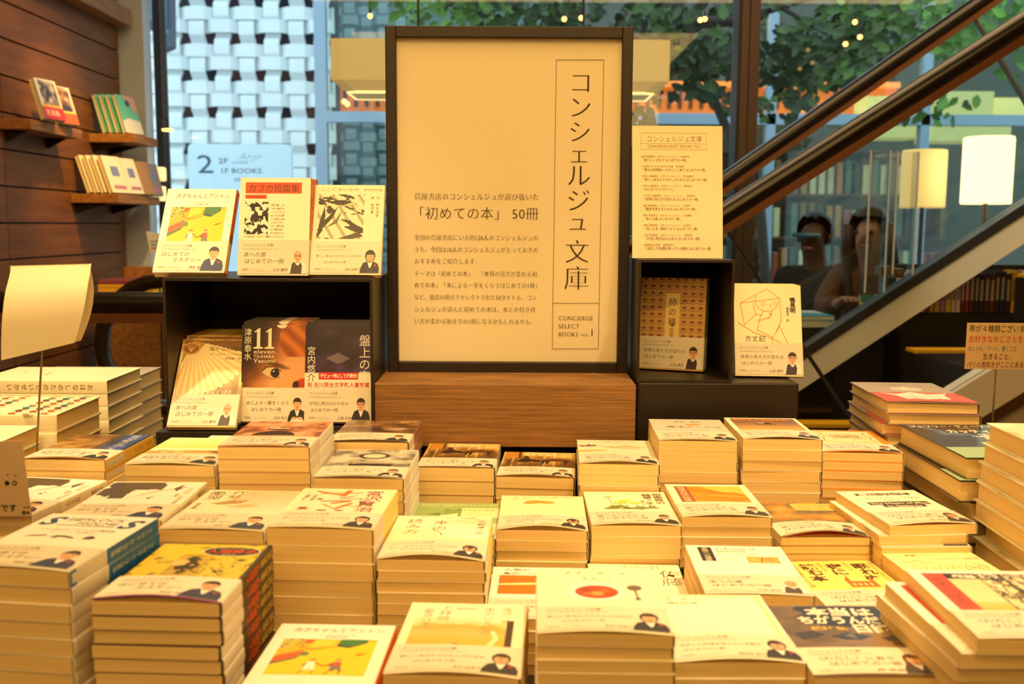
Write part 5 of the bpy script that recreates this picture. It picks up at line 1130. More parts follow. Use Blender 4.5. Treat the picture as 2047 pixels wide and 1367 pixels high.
def skin(name, nodes, edges, m, parent, sub=2):
    """one continuous surface grown around a stick figure; nodes: (position, radius)"""
    me = bpy.data.meshes.new(name); me.from_pydata([n[0] for n in nodes], edges, [])
    o = bpy.data.objects.new(name, me); COL.objects.link(o)
    sk = o.modifiers.new('skin', 'SKIN'); sk.use_smooth_shade = True
    for i, n in enumerate(nodes):
        r = n[1] if isinstance(n[1], tuple) else (n[1], n[1]); me.skin_vertices[0].data[i].radius = r
    me.skin_vertices[0].data[0].use_root = True
    sb = o.modifiers.new('smooth', 'SUBSURF'); sb.levels = sub; sb.render_levels = sub
    dg = bpy.context.evaluated_depsgraph_get(); ev = bpy.data.meshes.new_from_object(o.evaluated_get(dg))
    bpy.data.objects.remove(o); ev.name = name; ev.materials.clear(); ev.materials.append(m)
    q = link(name, ev, parent); return q
def person(label, head, yaw, lean, dim_skin, jacket, trousers, hairc, longhair, hand_to=None, glasses=False):
    hx, hy, hz = head; f = Vector((math.sin(yaw), -math.cos(yaw), 0)); s = Vector((math.cos(yaw), math.sin(yaw), 0))
    base = Vector((hx, hy, 0)) - f * (0.30 * lean); root = empty('person', tuple(base)); tag(root, label, 'person')
    Hd = Vector(head); U = Vector((0, 0, 1))
    hd = (U * 0.85 + f * 0.5 * lean).normalized()
    neck = Hd - hd * 0.13 - f * 0.02; chest = neck - U * 0.16 - f * 0.16 * lean; pel = Vector((base.x, base.y, min(0.88, chest.z - 0.22))) - f * 0.10 * lean
    belly = (chest + pel) / 2
    R = lambda v: tuple(Vector(v) - base)
    nodes = [(R(pel), (0.115, 0.10)), (R(belly), (0.115, 0.095)), (R(chest), (0.13, 0.10)), (R(neck), 0.052), (R(Hd - hd * 0.06), 0.062), (R(Hd + hd * 0.03), (0.078, 0.088)), (R(Hd + hd * 0.085), 0.055),
             (R(Hd + f * 0.098 - hd * 0.01), 0.012)]
    edges = [(0, 1), (1, 2), (2, 3), (3, 4), (4, 5), (5, 6), (5, 7)]
    jn = [(R(pel - U * 0.06), (0.14, 0.115)), (R(belly), (0.135, 0.112)), (R(chest), (0.15, 0.115)), (R(neck - U * 0.02), 0.07)]; je = [(0, 1), (1, 2), (2, 3)]
    tn = [(R(pel), (0.135, 0.11))]; te = []
    for sg in (-1, 1):
        hip = pel + s * 0.085 * sg - U * 0.06; knee = Vector((base.x, base.y, 0.46)) + s * 0.09 * sg + f * 0.04; ank = Vector((base.x, base.y, 0.075)) + s * 0.095 * sg - f * 0.03; toe = ank + f * 0.15 - U * 0.035
        i = len(nodes); nodes += [(R(hip), 0.082), (R(knee), 0.054), (R(ank), 0.036), (R(toe), 0.032)]; edges += [(0, i), (i, i + 1), (i + 1, i + 2), (i + 2, i + 3)]
        j = len(tn); tn += [(R(hip), 0.098), (R(knee), 0.072), (R(ank + U * 0.03), 0.062)]; te += [(0, j), (j, j + 1), (j + 1, j + 2)]
        sh = chest + U * 0.08 + s * 0.175 * sg
        if hand_to is not None and sg == hand_to[0]:
            wr = Vector(hand_to[1]); el = (sh + wr) / 2 + s * 0.07 * sg - U * 0.10
        else:
            el = sh - U * 0.25 + s * 0.05 * sg - f * 0.01; wr = el - U * 0.23 + f * 0.05
        d = (wr - el).normalized(); pal_ = wr + d * 0.05
        i = len(nodes); nodes += [(R(sh), 0.056), (R(el), 0.040), (R(wr), (0.027, 0.021)), (R(pal_), (0.034, 0.016))]; edges += [(2, i), (i, i + 1), (i + 1, i + 2), (i + 2, i + 3)]
        j = len(jn); jn += [(R(sh), 0.072), (R(el), 0.057), (R(wr - d * 0.02), 0.042)]; je += [(2, j), (j, j + 1), (j + 1, j + 2)]
        side = d.cross(U).normalized()
        for q in range(4):
            o_ = side * (0.027 - 0.018 * q) * 1.0; L = (0.062, 0.074, 0.07, 0.054)[q]; k = len(nodes)
            a = pal_ + d * 0.035 + o_; b = a + d * L * 0.5 - U * 0.006; c = b + d * L * 0.42 - U * 0.022
            nodes += [(R(a), 0.0095), (R(b), 0.0085), (R(c), 0.007)]; edges += [(i + 3, k), (k, k + 1), (k + 1, k + 2)]
        k = len(nodes); a = wr + d * 0.03 + side * 0.036 * sg; b = a + d * 0.035 + side * 0.018 * sg - U * 0.012; nodes += [(R(a), 0.011), (R(b), 0.0085)]; edges += [(i + 2, k), (k, k + 1)]
    skm = mat('skin_%d' % dim_skin[0], dim_skin, 0.55)  # skin colour set darker to stand in for dim light
    skin('body', nodes, edges, skm, root)
    skin('jacket', jn, je, jacket, root); skin('trousers', tn, te, trousers, root)
    hb = MB(); c0 = Hd + hd * 0.035 - f * 0.016
    hb.ico(R(c0), 0.1, (60, 40, 28), 3, sc=(0.9, 0.98, 1.02))
    # the hair leaves the face free
    keep = []; vs = [Vector(v) for v in hb.v]
    fl = [all(((vs[i] - Vector(R(c0))).dot(f) < 0.035 or (vs[i] - Vector(R(c0))).dot(hd) > 0.06) and (vs[i] - Vector(R(c0))).dot(hd) > -0.085 for i in fc) for fc in hb.f]
    h2 = MB(); h2.v = hb.v; h2.n = hb.n; h2.f = [q for q, k in zip(hb.f, fl) if k]; h2.c = [q for q, k in zip(hb.c, fl) if k]; h2.m = [0] * len(h2.f)
    if longhair:
        for q in range(15):
            a = PI * (0.06 + 0.88 * q / 14); p = s * math.cos(a) * 0.088 - f * math.sin(a) * 0.075
            st_ = Hd + p + hd * 0.05
            h2.tube([R(st_), R(Hd + p * 1.1 - U * 0.06), R(neck + p * 1.15 - U * 0.04 + f * 0.01), R(neck + p * 1.0 - U * 0.2 + f * 0.03), R(neck + p * 0.9 - U * 0.27 + f * 0.05)], [0.026, 0.03, 0.03, 0.024, 0.008], 8, (70, 44, 28))
    h2.build('hair', mat('hair_%d' % hairc[0], hairc, 0.5), root, smooth=True)
    eb = MB()
    for q in (-0.032, 0.032): eb.ico(R(Hd + f * 0.083 + s * q + hd * 0.012), 0.011, (40, 30, 26), 1)
    eb.build('eyes', mat('eye_dark', (36, 28, 24), 0.3), root, smooth=True)
    mo = MB().tube([R(Hd + f * 0.08 - hd * 0.052 - s * 0.022), R(Hd + f * 0.086 - hd * 0.05), R(Hd + f * 0.08 - hd * 0.052 + s * 0.022)], 0.005, 6); mo.build('mouth', mat('lip_tone', (170, 90, 76), 0.5), root)
    for q in (-1, 1): MB().ico(R(Hd + s * 0.08 * q + hd * 0.0), 0.026, (200, 150, 120), 1, sc=(0.4, 0.6, 1)).build('ear', skm, root, smooth=True)
    if glasses: MB().tube([R(Hd + f * 0.1 - s * 0.07 + hd * 0.014), R(Hd + f * 0.104 + hd * 0.014), R(Hd + f * 0.1 + s * 0.07 + hd * 0.014)], 0.012, 6, squash=(0.5, 1)).build('glasses', mat('blue_lens', (40, 110, 150), 0.2), root)
    return root
person('person with long brown hair and brown jacket reaching down to a book', (1.60, 4.50, HC - 0.035), math.radians(-34), 0.55, (170, 116, 86), mat('brown_jacket', (92, 60, 30), 0.85, noise=0.2), mat('dark_trousers', (44, 42, 46), 0.9), (62, 38, 24), True, (-1, (1.45, 4.39, DT + 0.09)))
person('person with short dark hair in black, standing left of the long-haired one', (1.515, 5.03, HC - 0.055), math.radians(-38), 0.15, (84, 60, 50), mat('black_coat', (34, 36, 40), 0.9), mat('dark_trousers', (44, 42, 46), 0.9), (22, 20, 20), False, None, True)

# ------------------------------------------------------------------ the book table and its fittings
TB = HC - 0.435; TP = HC - 0.40
t = empty('book_table', (0.05, 1.25, 0)); tag(t, 'dark display table carrying all the stacked paperbacks', 'table')
MB().box((-0.98, -0.6, TB - 0.05), (0.82, 0.55, TB)).build('top', BLACKWOOD, t, bevel=0.003); MB().box((-0.94, -0.54, 0), (0.78, 0.5, TB - 0.05)).build('body', BLACKWOOD, t)
o = MB().box((-0.338, 1.132, TB), (0.536, 1.425, TP)).build('low_platform', BLACKWOOD); tag(o, 'low black platform under the rear rows of paperbacks', 'platform')
YR = 1.46
a, b = at(748, 766, YR), at(1272, 766, YR); zr0 = at(1000, 894, YR).z
o = MB().box((a.x, YR, zr0), (b.x, 1.70, a.z)).build('wooden_riser', OAK, bevel=0.002); tag(o, 'brown oak block carrying the framed poster behind the paperbacks', 'riser'); RZ = a.z; RX0, RX1 = a.x, b.x
o = MB().box((RX0 + 0.01, YR + 0.03, TB), (RX1 - 0.01, 1.69, zr0)).build('black_plinth', BLACKWOOD); tag(o, 'black base under the oak block', 'base')
# left open box on its base
PZ = HC - 0.3037; YL = 1.455
o = MB().box((-0.52, 1.43, TB), (-0.246, 1.66, PZ)).build('black_plinth', BLACKWOOD); tag(o, 'black base under the large open steel box left of the poster', 'base')
def open_box(name, x0, x1, y0, y1, z0, z1, th, label):
    r = empty(name, (x0, y0, z0)); tag(r, label, 'display box'); w, d, h = x1 - x0, y1 - y0, z1 - z0
    for n, p, q in (('left_side', (0, 0, 0), (th, d, h)), ('right_side', (w - th, 0, 0), (w, d, h)), ('top', (th, 0, h - th), (w - th, d, h)), ('bottom', (th, 0, 0), (w - th, d, th)), ('back', (th, d - th, th), (w - th, d, h - th))):
        MB().box(p, q).build(n, STEEL_DARK, r)
    return r
bl = at(324, 556, YL); BTZ = bl.z; BX0, BX1 = bl.x, -0.2045
open_box('steel_box', BX0, BX1, YL, 1.68, PZ, BTZ, 0.004, 'large open black steel box left of the poster')
YQ = 1.50
a, b = at(1273, 764, YQ), at(1598, 764, YQ); QZ = a.z
o = MB().box((a.x + 0.001, YQ, TB), (b.x, 1.72, QZ)).build('black_plinth', STEEL_DARK, bevel=0.003); tag(o, 'long black base right of the oak block under the small steel box', 'base')
c, d = at(1277, 519, YQ), at(1470, 519, YQ); RTZ = c.z
open_box('steel_box', c.x, d.x, YQ, 1.70, QZ, RTZ, 0.004, 'small open black steel box right of the poster')

# framed poster
YP = 1.575
fl_, fr__ = at(764, 51, YP), at(1272, 54, YP); fb = at(1010, 750, YP)
x0, x1, z0, z1 = fl_.x + 0.004, fr__.x - 0.004, RZ, fl_.z
po = empty('framed_poster', ((x0 + x1) / 2, YP + 0.015, z0)); tag(po, 'large cream poster in dark wooden frame standing on the oak block', 'poster'); OP = po.location
b_ = 0.0165
fm = MB()
for p, q in (((x0, 0, z0), (x0 + b_, 0.03, z1)), ((x1 - b_, 0, z0), (x1, 0.03, z1)), ((x0 + b_, 0, z1 - b_), (x1 - b_, 0.03, z1)), ((x0 + b_, 0, z0), (x1 - b_, 0.03, z0 + b_))):
    fm.box((p[0] - OP.x, p[1] - 0.015, p[2] - OP.z), (q[0] - OP.x, q[1] - 0.015, q[2] - OP.z))
fm.build('frame', FRAMEWOOD, po, bevel=0.0012)
YS = YP + 0.012
sh = MB().box((x0 + b_ - OP.x, YS - OP.y, z0 + b_ - OP.z), (x1 - b_ - OP.x, YS + 0.006 - OP.y, z1 - b_ - OP.z), (236, 224, 190))
def psurf(P, e): return np.stack([P[:, 0] / 1000 - OP.x, np.full(len(P), YS - OP.y - 0.0002 - e / 1000), P[:, 1] / 1000 - OP.z], 1)
S = Sheet(sh, psurf, 0.1, lim=9999); K = YS / F * 1000 * 1.004
def pp(x, y): v = at(x, y, YS); return v.x * 1000, v.z * 1000
def ptxt(t, x, y, em, w=None, col=(66, 46, 28), off=-0.02, **k):
    # upright strokes printed heavier than level ones
    X, Z = pp(x, y)
    for q in (-0.011, 0.011): S.txt(t, X + q * em * K, Z, em * K, col, None if w is None else w * K, off=off, **k)
for ch, yc, em in (('コ', 166, 48), ('ン', 215, 48), ('シ', 264, 48), ('ェ', 308, 46), ('ル', 351, 50), ('ジ', 401, 50), ('ュ', 443, 46), ('文', 503, 50), ('庫', 556, 52)):
    xc = 1160 - (yc - 166) * 0.020; X, Z = pp(xc - em / 2, yc + em * 0.37); [S.txt(ch, X + q_ * em * K, Z, em * K, (66, 44, 26), off=-0.022) for q_ in (-0.016, 0, 0.016)]
lc = (96, 72, 44)
q = [pp(1112, 120), pp(1207, 120), pp(1196, 697), pp(1104, 697)]
for a, b in zip(q, q[1:] + q[:1]): S.line([a, b], 0.7, lc)
S.line([pp(1105.5, 606), pp(1198, 606)], 0.7, lc)
ptxt('CONCIERGE', 1116, 640, 12.5, 69); ptxt('SELECT', 1116, 656, 12.5, 42); ptxt('BOOKS', 1116, 672, 12.5, 39); ptxt('Vol.', 1161, 672, 9, 15); ptxt('1', 1178, 672, 22, 6)
ptxt('蔦屋書店のコンシェルジュが選び抜いた', 828, 398, 14.5, 245); ptxt('「初めての本」 50冊', 822, 436, 27, 251)
for t, y, w in (('全国の蔦屋書店にいる約120人のコンシェルジュの', 479, 245), ('うち、今回は10人のコンシェルジュがとっておきの', 503, 245), ('おすすめをご紹介します。', 526, 124), ('テーマは「初めての本」。「世界の見方が変わる初', 551, 244), ('めての本」「本による一撃をくらうはじめての1冊」', 574, 244), ('など、独自の視点でセレクトされた50タイトル。コン', 598, 243), ('シェルジュが選んだ初めての本は、本との付き合', 622, 242), ('い方が変わる始まりの1冊になるかもしれません。', 646, 236)):
    ptxt(t, 828, y, 12.2, w)
sh.build('poster_sheet', MATTE, po)
MB().box((x0 + b_ - OP.x, YS - 0.005 - OP.y, z0 + b_ - OP.z), (x1 - b_ - OP.x, YS - 0.003 - OP.y, z1 - b_ - OP.z)).build('pane', glass_mat('poster_glazing', (0.995, 0.995, 0.995), 0.004, 0.0, 0.12), po)
MB().box((x0 + 0.004 - OP.x, 0.016, 0.004), (x1 - 0.004 - OP.x, 0.02, z1 - z0 - 0.004)).build('backing', BLACKWOOD, po)

# printed list on the right box
YLs = 1.54; a, b = at(1264, 514, YLs), at(1445, 514, YLs); w = (b.x - a.x) * 1000; h = 206.0
ls = empty('paper_list', ((a.x + b.x) / 2, YLs, RTZ + 0.0012)); ls.rotation_euler = (math.radians(-9), 0, 0); tag(ls, 'cream printed list standing on the small steel box', 'sign')
mb = MB().box((-w / 2000, 0, 0), (w / 2000, 0.0015, h / 1000), (242, 228, 190))
def lsurf(P, e): return np.stack([P[:, 0] / 1000 - w / 2000, np.full(len(P), -0.0002 - e / 1000), P[:, 1] / 1000], 1)
S = Sheet(mb, lsurf, 0.08, lim=9999); c1, c2 = (110, 84, 48), (150, 122, 76); u = w / 180; hy = h / 254
Y_ = lambda y: h - y * hy
S.txt('コンシェルジュ文庫', 28 * u, Y_(30), 13.4 * u, c1, w=111 * u, off=-0.012); S.txt('CONCIERGE SELECT BOOKS  Vol. 1', 30 * u, Y_(42), 8 * u, c2, w=108 * u)
q = [(17 * u, Y_(14)), (148 * u, Y_(14)), (148 * u, Y_(45.5)), (17 * u, Y_(45.5))]
for p1, p2 in zip(q, q[1:] + q[:1]): S.line([p1, p2], 0.35, c2)
S.line([(17 * u, Y_(34)), (148 * u, Y_(34))], 0.35, c2)
rows = [('函館 蔦屋書店　旅行コンシェルジュ　坂本幹也', '「旅へといざなう はじめての一冊」', 96, 90), ('北海道 TSUTAYA BOOK企画　森 春実', '「異なる世界線の〈わたし〉に会う はじめての一冊」', 84, 128), ('代官山 蔦屋書店　人文コンシェルジュ　宮台由美子', '「新しいあなたとわたしのための はじめての一冊」', 104, 130), ('代官山 蔦屋書店　文学コンシェルジュ　間室道子', '「はじめてのミステリー」', 100, 62), ('二子玉川 蔦屋家電　人文コンシェルジュ　北田博充', '「世界の見え方が変わる はじめての一冊」', 104, 112), ('湘南 蔦屋書店　人文コンシェルジュ　八木寧子', '「異界を旅するための はじめての一冊」', 96, 106), ('梅田 蔦屋書店　人文コンシェルジュ　三砂慶明', '「本への扉 はじめての一冊」', 96, 74), ('梅田 蔦屋書店　文学コンシェルジュ　北村知之', '「本による一撃をくらう はじめての一冊」', 96, 108), ('広島 蔦屋書店　文芸コンシェルジュ　江藤宏樹', '「SF沼に飛び込むための はじめての一冊」', 96, 112), ('蔦屋書店企画室　薬師寺結子', '「注文した料理を待っている間の はじめての一冊」', 60, 134)]
for i, (p1, p2, w1, w2) in enumerate(rows):
    y = 61 + i * 18.8; S.txt(p1, (18 + 0.6 * i) * u, Y_(y), 4.6 * u, c2, w=w1 * u); S.txt(p2, (18 + 0.6 * i) * u, Y_(y + 7.4), 6.6 * u, c1, w=w2 * u)
mb.build('sheet', MATTE, ls)
MB().prism([(0.002, 0.010), (0.002, 0.12), (0.05, 0.009)], lambda p: (-0.02, p[0], p[1]), lambda p: (0.02, p[0], p[1]), (236, 220, 180)).build('prop', MATTE, ls)

# wire stand with a folded blank paper, far left
t = empty('wire_sign_stand', (-0.615, 1.275, TB)); tag(t, 'folded blank cream paper hanging on a thin wire stand', 'sign')
Q = lambda x, y, Y=1.275: at(x, y, Y) - t.location
def fold(front):
    rows_ = []
    tl, tr, br_, bl_ = (Q(23, 531), Q(182, 527), Q(153, 684), Q(7, 719)) if front else (Q(23, 531), Q(182, 527), Q(153, 684), Q(3, 712))
    for j in range(9):
        v = j / 8
        for i in range(7):
            p = (tl.lerp(tr, i / 6)).lerp(bl_.lerp(br_, i / 6), v)
            bul = math.sin(PI * v) * 0.010 * (0.3 + 0.7 * i / 6); side = (1 - v) ** 0.5 if False else math.sin(min(1, v * 3) * PI / 2)
            rows_.append((p.x + bul * 0.9 - 0.002 * (0 if front else 1), (-0.006 - 0.012 * math.sin(PI * v)) * side if front else (0.006 + 0.012 * v) * side, p.z))
    return rows_
mb = MB()
for fr_on in (True, False):
    V = fold(fr_on); fs = [(j * 7 + i, (j + 1) * 7 + i, (j + 1) * 7 + i + 1, j * 7 + i + 1) for j in range(8) for i in range(6)]
    V2 = [(x, y + (0.0006 if fr_on else -0.0006), z) for x, y, z in V]
    mb.add(V, fs, (240, 226, 186)); mb.add(V2, [q_[::-1] for q_ in fs], (240, 226, 186))
mb.build('folded_paper', MATTE, t, smooth=True)
MB().tube([Q(85, 560), Q(84, 704), Q(74, 884), (Q(70, 905).x, 0, 0.01)], 0.0014, 8).build('wire', mat('wire_steel', (160, 140, 100), 0.35, 0.8), t)
MB().box((-0.012, -0.012, 0), (0.008, 0.012, 0.012)).build('clip', mat('clip_metal', (150, 140, 110), 0.35, 0.7), t)
# right hand-written sign
t = empty('wire_sign_stand', (at(1988, 800, 1.43).x, 1.43, TB)); tag(t, 'handwritten coloured notice on a thin wire stand at the far right', 'sign'); O5 = t.location
a, b = at(1933, 645, 1.43), at(2096, 738, 1.43); w = (b.x - a.x) * 1000; h = (a.z - b.z) * 1000
mb = MB().box((a.x - O5.x, -0.0015, b.z - O5.z), (b.x - O5.x, 0, a.z - O5.z), (198, 164, 112))
def nsurf(P, e): return np.stack([a.x - O5.x + P[:, 0] / 1000, np.full(len(P), -0.0017 - e / 1000), b.z - O5.z + P[:, 1] / 1000], 1)
S = Sheet(mb, nsurf, 0.08, lim=9999); u = w / 163
for q, x, y, em, c, ww in (('帯が４種類ございます。', 4, 73, 15, (56, 70, 40), 124), ('お好きなおじさんをどうぞ', 4, 53, 15, (200, 50, 24), 140), ('おしゃれ、アート、働くこと、', 4, 36, 11.5, (80, 124, 124), 96), ('生きること。', 33, 20, 13, (60, 34, 70), 54), ('パリの息吹きがここにある。', 3, 4, 13, (100, 40, 34), 114)):
    S.txt(q, x * u, y * u, em * u, c, w=ww * u, off=0.0)
mb.build('card', MATTE, t)
MB().tube([(0, 0.002, a.z - O5.z - 0.004), (0, 0.002, 0.006)], 0.0013, 8).build('wire', MATS['wire_steel'], t); MB().box((-0.012, -0.012, 0), (0.012, 0.012, 0.01)).build('clip', MATS['clip_metal'], t)

# ------------------------------------------------------------------ the stacks of paperbacks on the table
ORD = ['top', 'second', 'third', 'fourth', 'fifth', 'sixth', 'seventh', 'eighth', 'ninth', 'tenth', 'eleventh', 'twelfth', 'thirteenth', 'fourteenth', 'fifteenth', 'sixteenth', 'seventeenth', 'eighteenth']
def stack(short, label, x, y, z, rot, t, art, base=WHT, spine=None, w=105, d=148, n=None, jit=0.8, name='paperback_book', offs=None, **kw):
    """short: what to call the stack; z: height of its top cover below the eye; t: book thickness in mm"""
    bz = TP if (y > 1.132 and -0.34 < x < 0.53) else TB
    H = HC + z - bz; n = n or max(1, round(H * 1000 / t)); tt = H * 1000 / n
    sp_ = spine or base
    top = make_meshes(short, w, d, tt - 0.15, base, art, sp_, **kw)
    k2 = dict(kw); k2['L'] = 0.25; k2['K'] = 0.0; k2['full'] = bool(offs)
    low = make_meshes(short, w, d, tt - 0.15, base, art, sp_, **k2)
    rs = random.Random(short); grp = 'books in the stack topped by the ' + short
    proto = None
    for i in range(n):
        zz = HC + z - tt / 1000 * (i + 1)
        if i == 0: r = put_book(top, name); dx = dy = da = 0
        else:
            if proto is None: r = proto = put_book(low, name)
            else: r = copy_book(proto)
            dx, dy, da = rs.uniform(-jit, jit) / 1000, rs.uniform(-jit * 1.8, jit * 1.5) / 1000, rs.uniform(-0.5, 0.5)
            if offs and i < len(offs): dx, dy, da = offs[i]
            elif offs: dx, dy, da = offs[-1][0] + dx, offs[-1][1] + dy, offs[-1][2] + da
        r.location = (x + dx, y + dy, zz); r.rotation_euler = (0, 0, math.radians(rot + da))
        tag(r, label if i == 0 else '%s book down in the stack topped by the %s' % (ORD[i], short), 'book', grp)
R = lambda *a, **k: stack(*a, **k)
R('white detective paperback with teal spine', 'white detective paperback with big blue S letters and teal spine, near left', -.3960, .8480, -.2763, -7.2, 14, a_sherlock, WHT, WHT, spine_art=sp_sherlock, band='mystery', L=2, K=.5)
R('yellow paperback with black oval title', 'yellow paperback with black oval title and dark figure drawing, near left', -.2828, .8450, -.3028, -2.3, 12, lambda S: (a_ningen(S), S.rect(0, 0, 105, 2.6, (150, 52, 138))), (40, 34, 26), (30, 25, 20), spine_art=sp_ningen, band='mystery', gloss=True, L=5, K=1.5, edge=(150, 52, 138), bcol=(236, 230, 214))
R('cream paperback with brown birds', 'cream paperback with brown bird shapes and brush lettering behind the yellow one', -.2909, 1.0217, -.2985, -2.7, 13, a_dove, CRM, WHT, band='mystery', L=2)
R('cream paperback with orange brush strokes', 'cream paperback with orange strokes and dark red brush title at centre left', -.1840, 1.0198, -.2958, -2.7, 17.6, a_miyazawa, (246, 236, 196), (240, 216, 120), band='new', L=2, K=1)
R('pink marbled paperback', 'pink-brown marbled paperback with black hat shape, tall stack left of centre', -.2833, 1.1887, -.2530, 0.0, 15.3, a_pink, (206, 150, 118), WHT, band='strike', L=2)
R('grey marbled paperback', 'grey marbled paperback with black wreath round an oval', -.1751, 1.1948, -.2907, -1.3, 14, a_grey, (176, 170, 156), WHT, band='strike', L=3, K=.4)
R('dark brown photo paperback', 'dark brown photo paperback with yellow title, against the oak block at left', -.1860, 1.3520, -.2830, -1.2, 13, a_brown, (92, 64, 44), (158, 110, 104), band='sf', L=3, gloss=True)
R('left sepia piano paperback', 'sepia paperback with piano picture, left and higher of the two alike', -.0720, 1.3811, -.3236, -2.3, 17.9, a_piano, (150, 112, 60), (150, 158, 140), band='strike', L=1.2, n=4)
R('right sepia piano paperback', 'sepia paperback with piano picture, right and lower of the two alike', .0373, 1.3783, -.3356, -4.2, 17.9, a_piano, (150, 112, 60), (150, 158, 140), band='strike', L=3.5, n=4)
R('pale green paperback', 'pale green and yellow paperback behind the reading guide', -.0688, 1.1880, -.3594, -1.3, 10, a_green, (156, 180, 112), (206, 84, 40), band='new', L=1)
R('pale reading-guide paperback', 'pale reading-guide paperback with sparse dark characters in the middle', -.0762, 1.0121, -.3245, -1.7, 11.5, a_yomi, (246, 236, 204), (246, 226, 130), band='new', L=6, K=1)
R('plain cream paperback with ochre blot', 'plain cream paperback with ochre blot near its top, in the middle', .0383, 1.1922, -.3504, -1.7, 14, a_cream, (248, 238, 190), (248, 236, 180), band='order', L=6, K=.5)
R('near paperback with yellow street picture', 'white paperback with yellow street picture lying at the front edge', -.1596, .8021, -.3643, -1.9, 14, a_tenko, WHT, (226, 120, 44), spine_art=None, band=None, L=.8)
R('cream paperback with ochre landscape', 'cream paperback with ochre landscape picture at the front edge', -.0411, .7987, -.3424, -3.1, 12, a_mushi, (246, 236, 204), (206, 170, 80), band='new', L=4, K=.8)
R('cream paperback with red soup plate', 'cream paperback with red soup plate and spoon, front centre', .0746, .8055, -.3110, -1.4, 10, a_dish, (246, 238, 204), (220, 200, 140), band='new', L=3)
R('white paperback with orange figure', 'white paperback with orange picture of a pale figure, half hidden at centre', .0305, .9984, -.3786, -2.1, 11, a_orange, WHT, (226, 84, 30), band='order', L=.8)
R('white essay paperback', 'white essay paperback half hidden behind the soup plate one', .1395, 1.0523, -.3931, -2.4, 14, a_behind, (248, 240, 214), WHT, band='order', L=1.4)
R('cream paperback with yellow outline', 'cream paperback with thin yellow outline right of the soup plate one', .1835, .8327, -.3458, .5, 13, a_yframe, (248, 242, 216), (240, 220, 150), band='order', L=4, K=.8)
R('white idleness paperback', 'white paperback with black upright title label and small yellow picture', .2438, 1.0012, -.3535, -2.4, 14, a_idle, (250, 246, 232), WHT, band='door', L=1.4)
R('yellow paperback with bold brush title', 'yellow paperback with bold brown title columns and orange castle', .3717, 1.0507, -.3871, 3.8, 10, a_night, (248, 220, 120), (236, 200, 110), band='me', L=1.2)
R('dark diary paperback', 'dark brown and navy paperback with thick white hand lettering', .2899, .8169, -.3498, .4, 14, a_diary, (120, 94, 62), (120, 96, 66), band='me', gloss=True, L=2)
R('comic paperback with red strip', 'white comic paperback with red strip and black-line panels, near right', .3982, .7735, -.2998, -1.6, 12.4, a_hit, (246, 240, 224), WHT, band='me', L=1.5, K=.5, offs=[None, (-.0135, .0045, 2.2), (-.0165, .011, 4.2), (-.0135, .012, 2.5)])
R('pale yellow paperback with line drawings', 'pale yellow paperback with thin yellow line drawings at right', .4824, 1.0343, -.3712, 4.0, 10, a_movie, (248, 236, 180), (238, 220, 150), band='me', L=1)
R('white paperback with two black title bars', 'white paperback with two black title bars at right', .4797, 1.1888, -.3402, 5.6, 12.5, a_heart, (248, 240, 214), (240, 230, 200), band='me', flap=(222, 76, 30), L=3.5, K=0, offs=[None, (-.010, -.002, -1.5), (-.006, -.008, -3), (-.006, -.006, -3)])
R('golden painting paperback', 'blue and golden painting paperback with yellow label', .3667, 1.2022, -.3602, .9, 10.8, a_cleo, (170, 130, 80), (236, 214, 160), band='trip', gloss=True, flap=(222, 92, 24), L=8, K=.3)
R('orange desert paperback', 'white paperback with orange desert picture and maroon strip', .2543, 1.2100, -.3387, -.6, 12, a_sakyu, (250, 242, 214), WHT, band='trip', L=3.5, K=0)
R('dandelion paperback', 'cream paperback with yellow dandelions and green leaves', .1470, 1.2030, -.3473, -.3, 15, a_dande, (248, 238, 204), (246, 236, 200), band='trip', L=3.5, K=.4)
R('pale mountain paperback', 'pale paperback with small mountains and purple peak by the oak block', .1454, 1.3580, -.3120, -2.4, 14.2, a_patag, (226, 220, 192), (206, 200, 176), band='trip', L=4.5, K=.5)
R('greyish paperback with golden speck', 'greyish paperback with dark title and golden speck, rear right', .2531, 1.3811, -.2851, -2.4, 13.7, a_mahou, (232, 224, 200), (226, 218, 196), band='trip', L=2.5, K=.5)
R('brown travel paperback with orange lettering', 'brown photo travel paperback with orange lettering, rear right', .3652, 1.3811, -.2823, -1.9, 14.2, a_inu, (246, 238, 214), WHT, band='trip', flap=(58, 50, 54), L=3.5, K=0)
R('orange-bordered paperback', 'orange-bordered paperback with a sketched map, rear right', .4766, 1.3796, -.2999, -4.5, 12.3, a_orb, (236, 142, 30), (240, 226, 180), band='trip', flap=(232, 110, 24), L=2.5, K=0)
R('blue-striped paperback with yellow spine', 'golden paperback with blue title stripe and yellow spine at left', -.5510, 1.2788, -.2907, -2.3, 14.8, a_bluebk, (196, 150, 80), (242, 196, 60), spine_art=sp_bluebk, band='other', gloss=True, flap=(220, 120, 50), L=3)
R('plain yellow paperback', 'plain pale yellow paperback with sandy picture strip at left', -.3919, 1.1961, -.2766, -1.6, 13, a_sun, (250, 240, 196), WHT, band='other', L=3, K=.5)
R('white lettered paperback', 'white paperback with loose brush lettering behind the plain yellow one', -.3860, 1.3480, -.3060, -1.5, 13, a_e, (248, 240, 214), WHT, band='other', L=1)
R('right white paperback with dark brush tree', 'white paperback with dark brush-painted tree, right of the two alike', -.4007, 1.0368, -.2931, 0.0, 13, a_brush, WHT, (246, 236, 206), spine_art=sp_brush, band='mystery', L=2)
R('left white paperback with dark brush tree', 'white paperback with dark brush-painted tree, left of the two alike', -.5583, 1.1244, -.3125, -8.7, 13, a_brush, WHT, (246, 236, 206), spine_art=sp_brush, band='mystery', L=2)
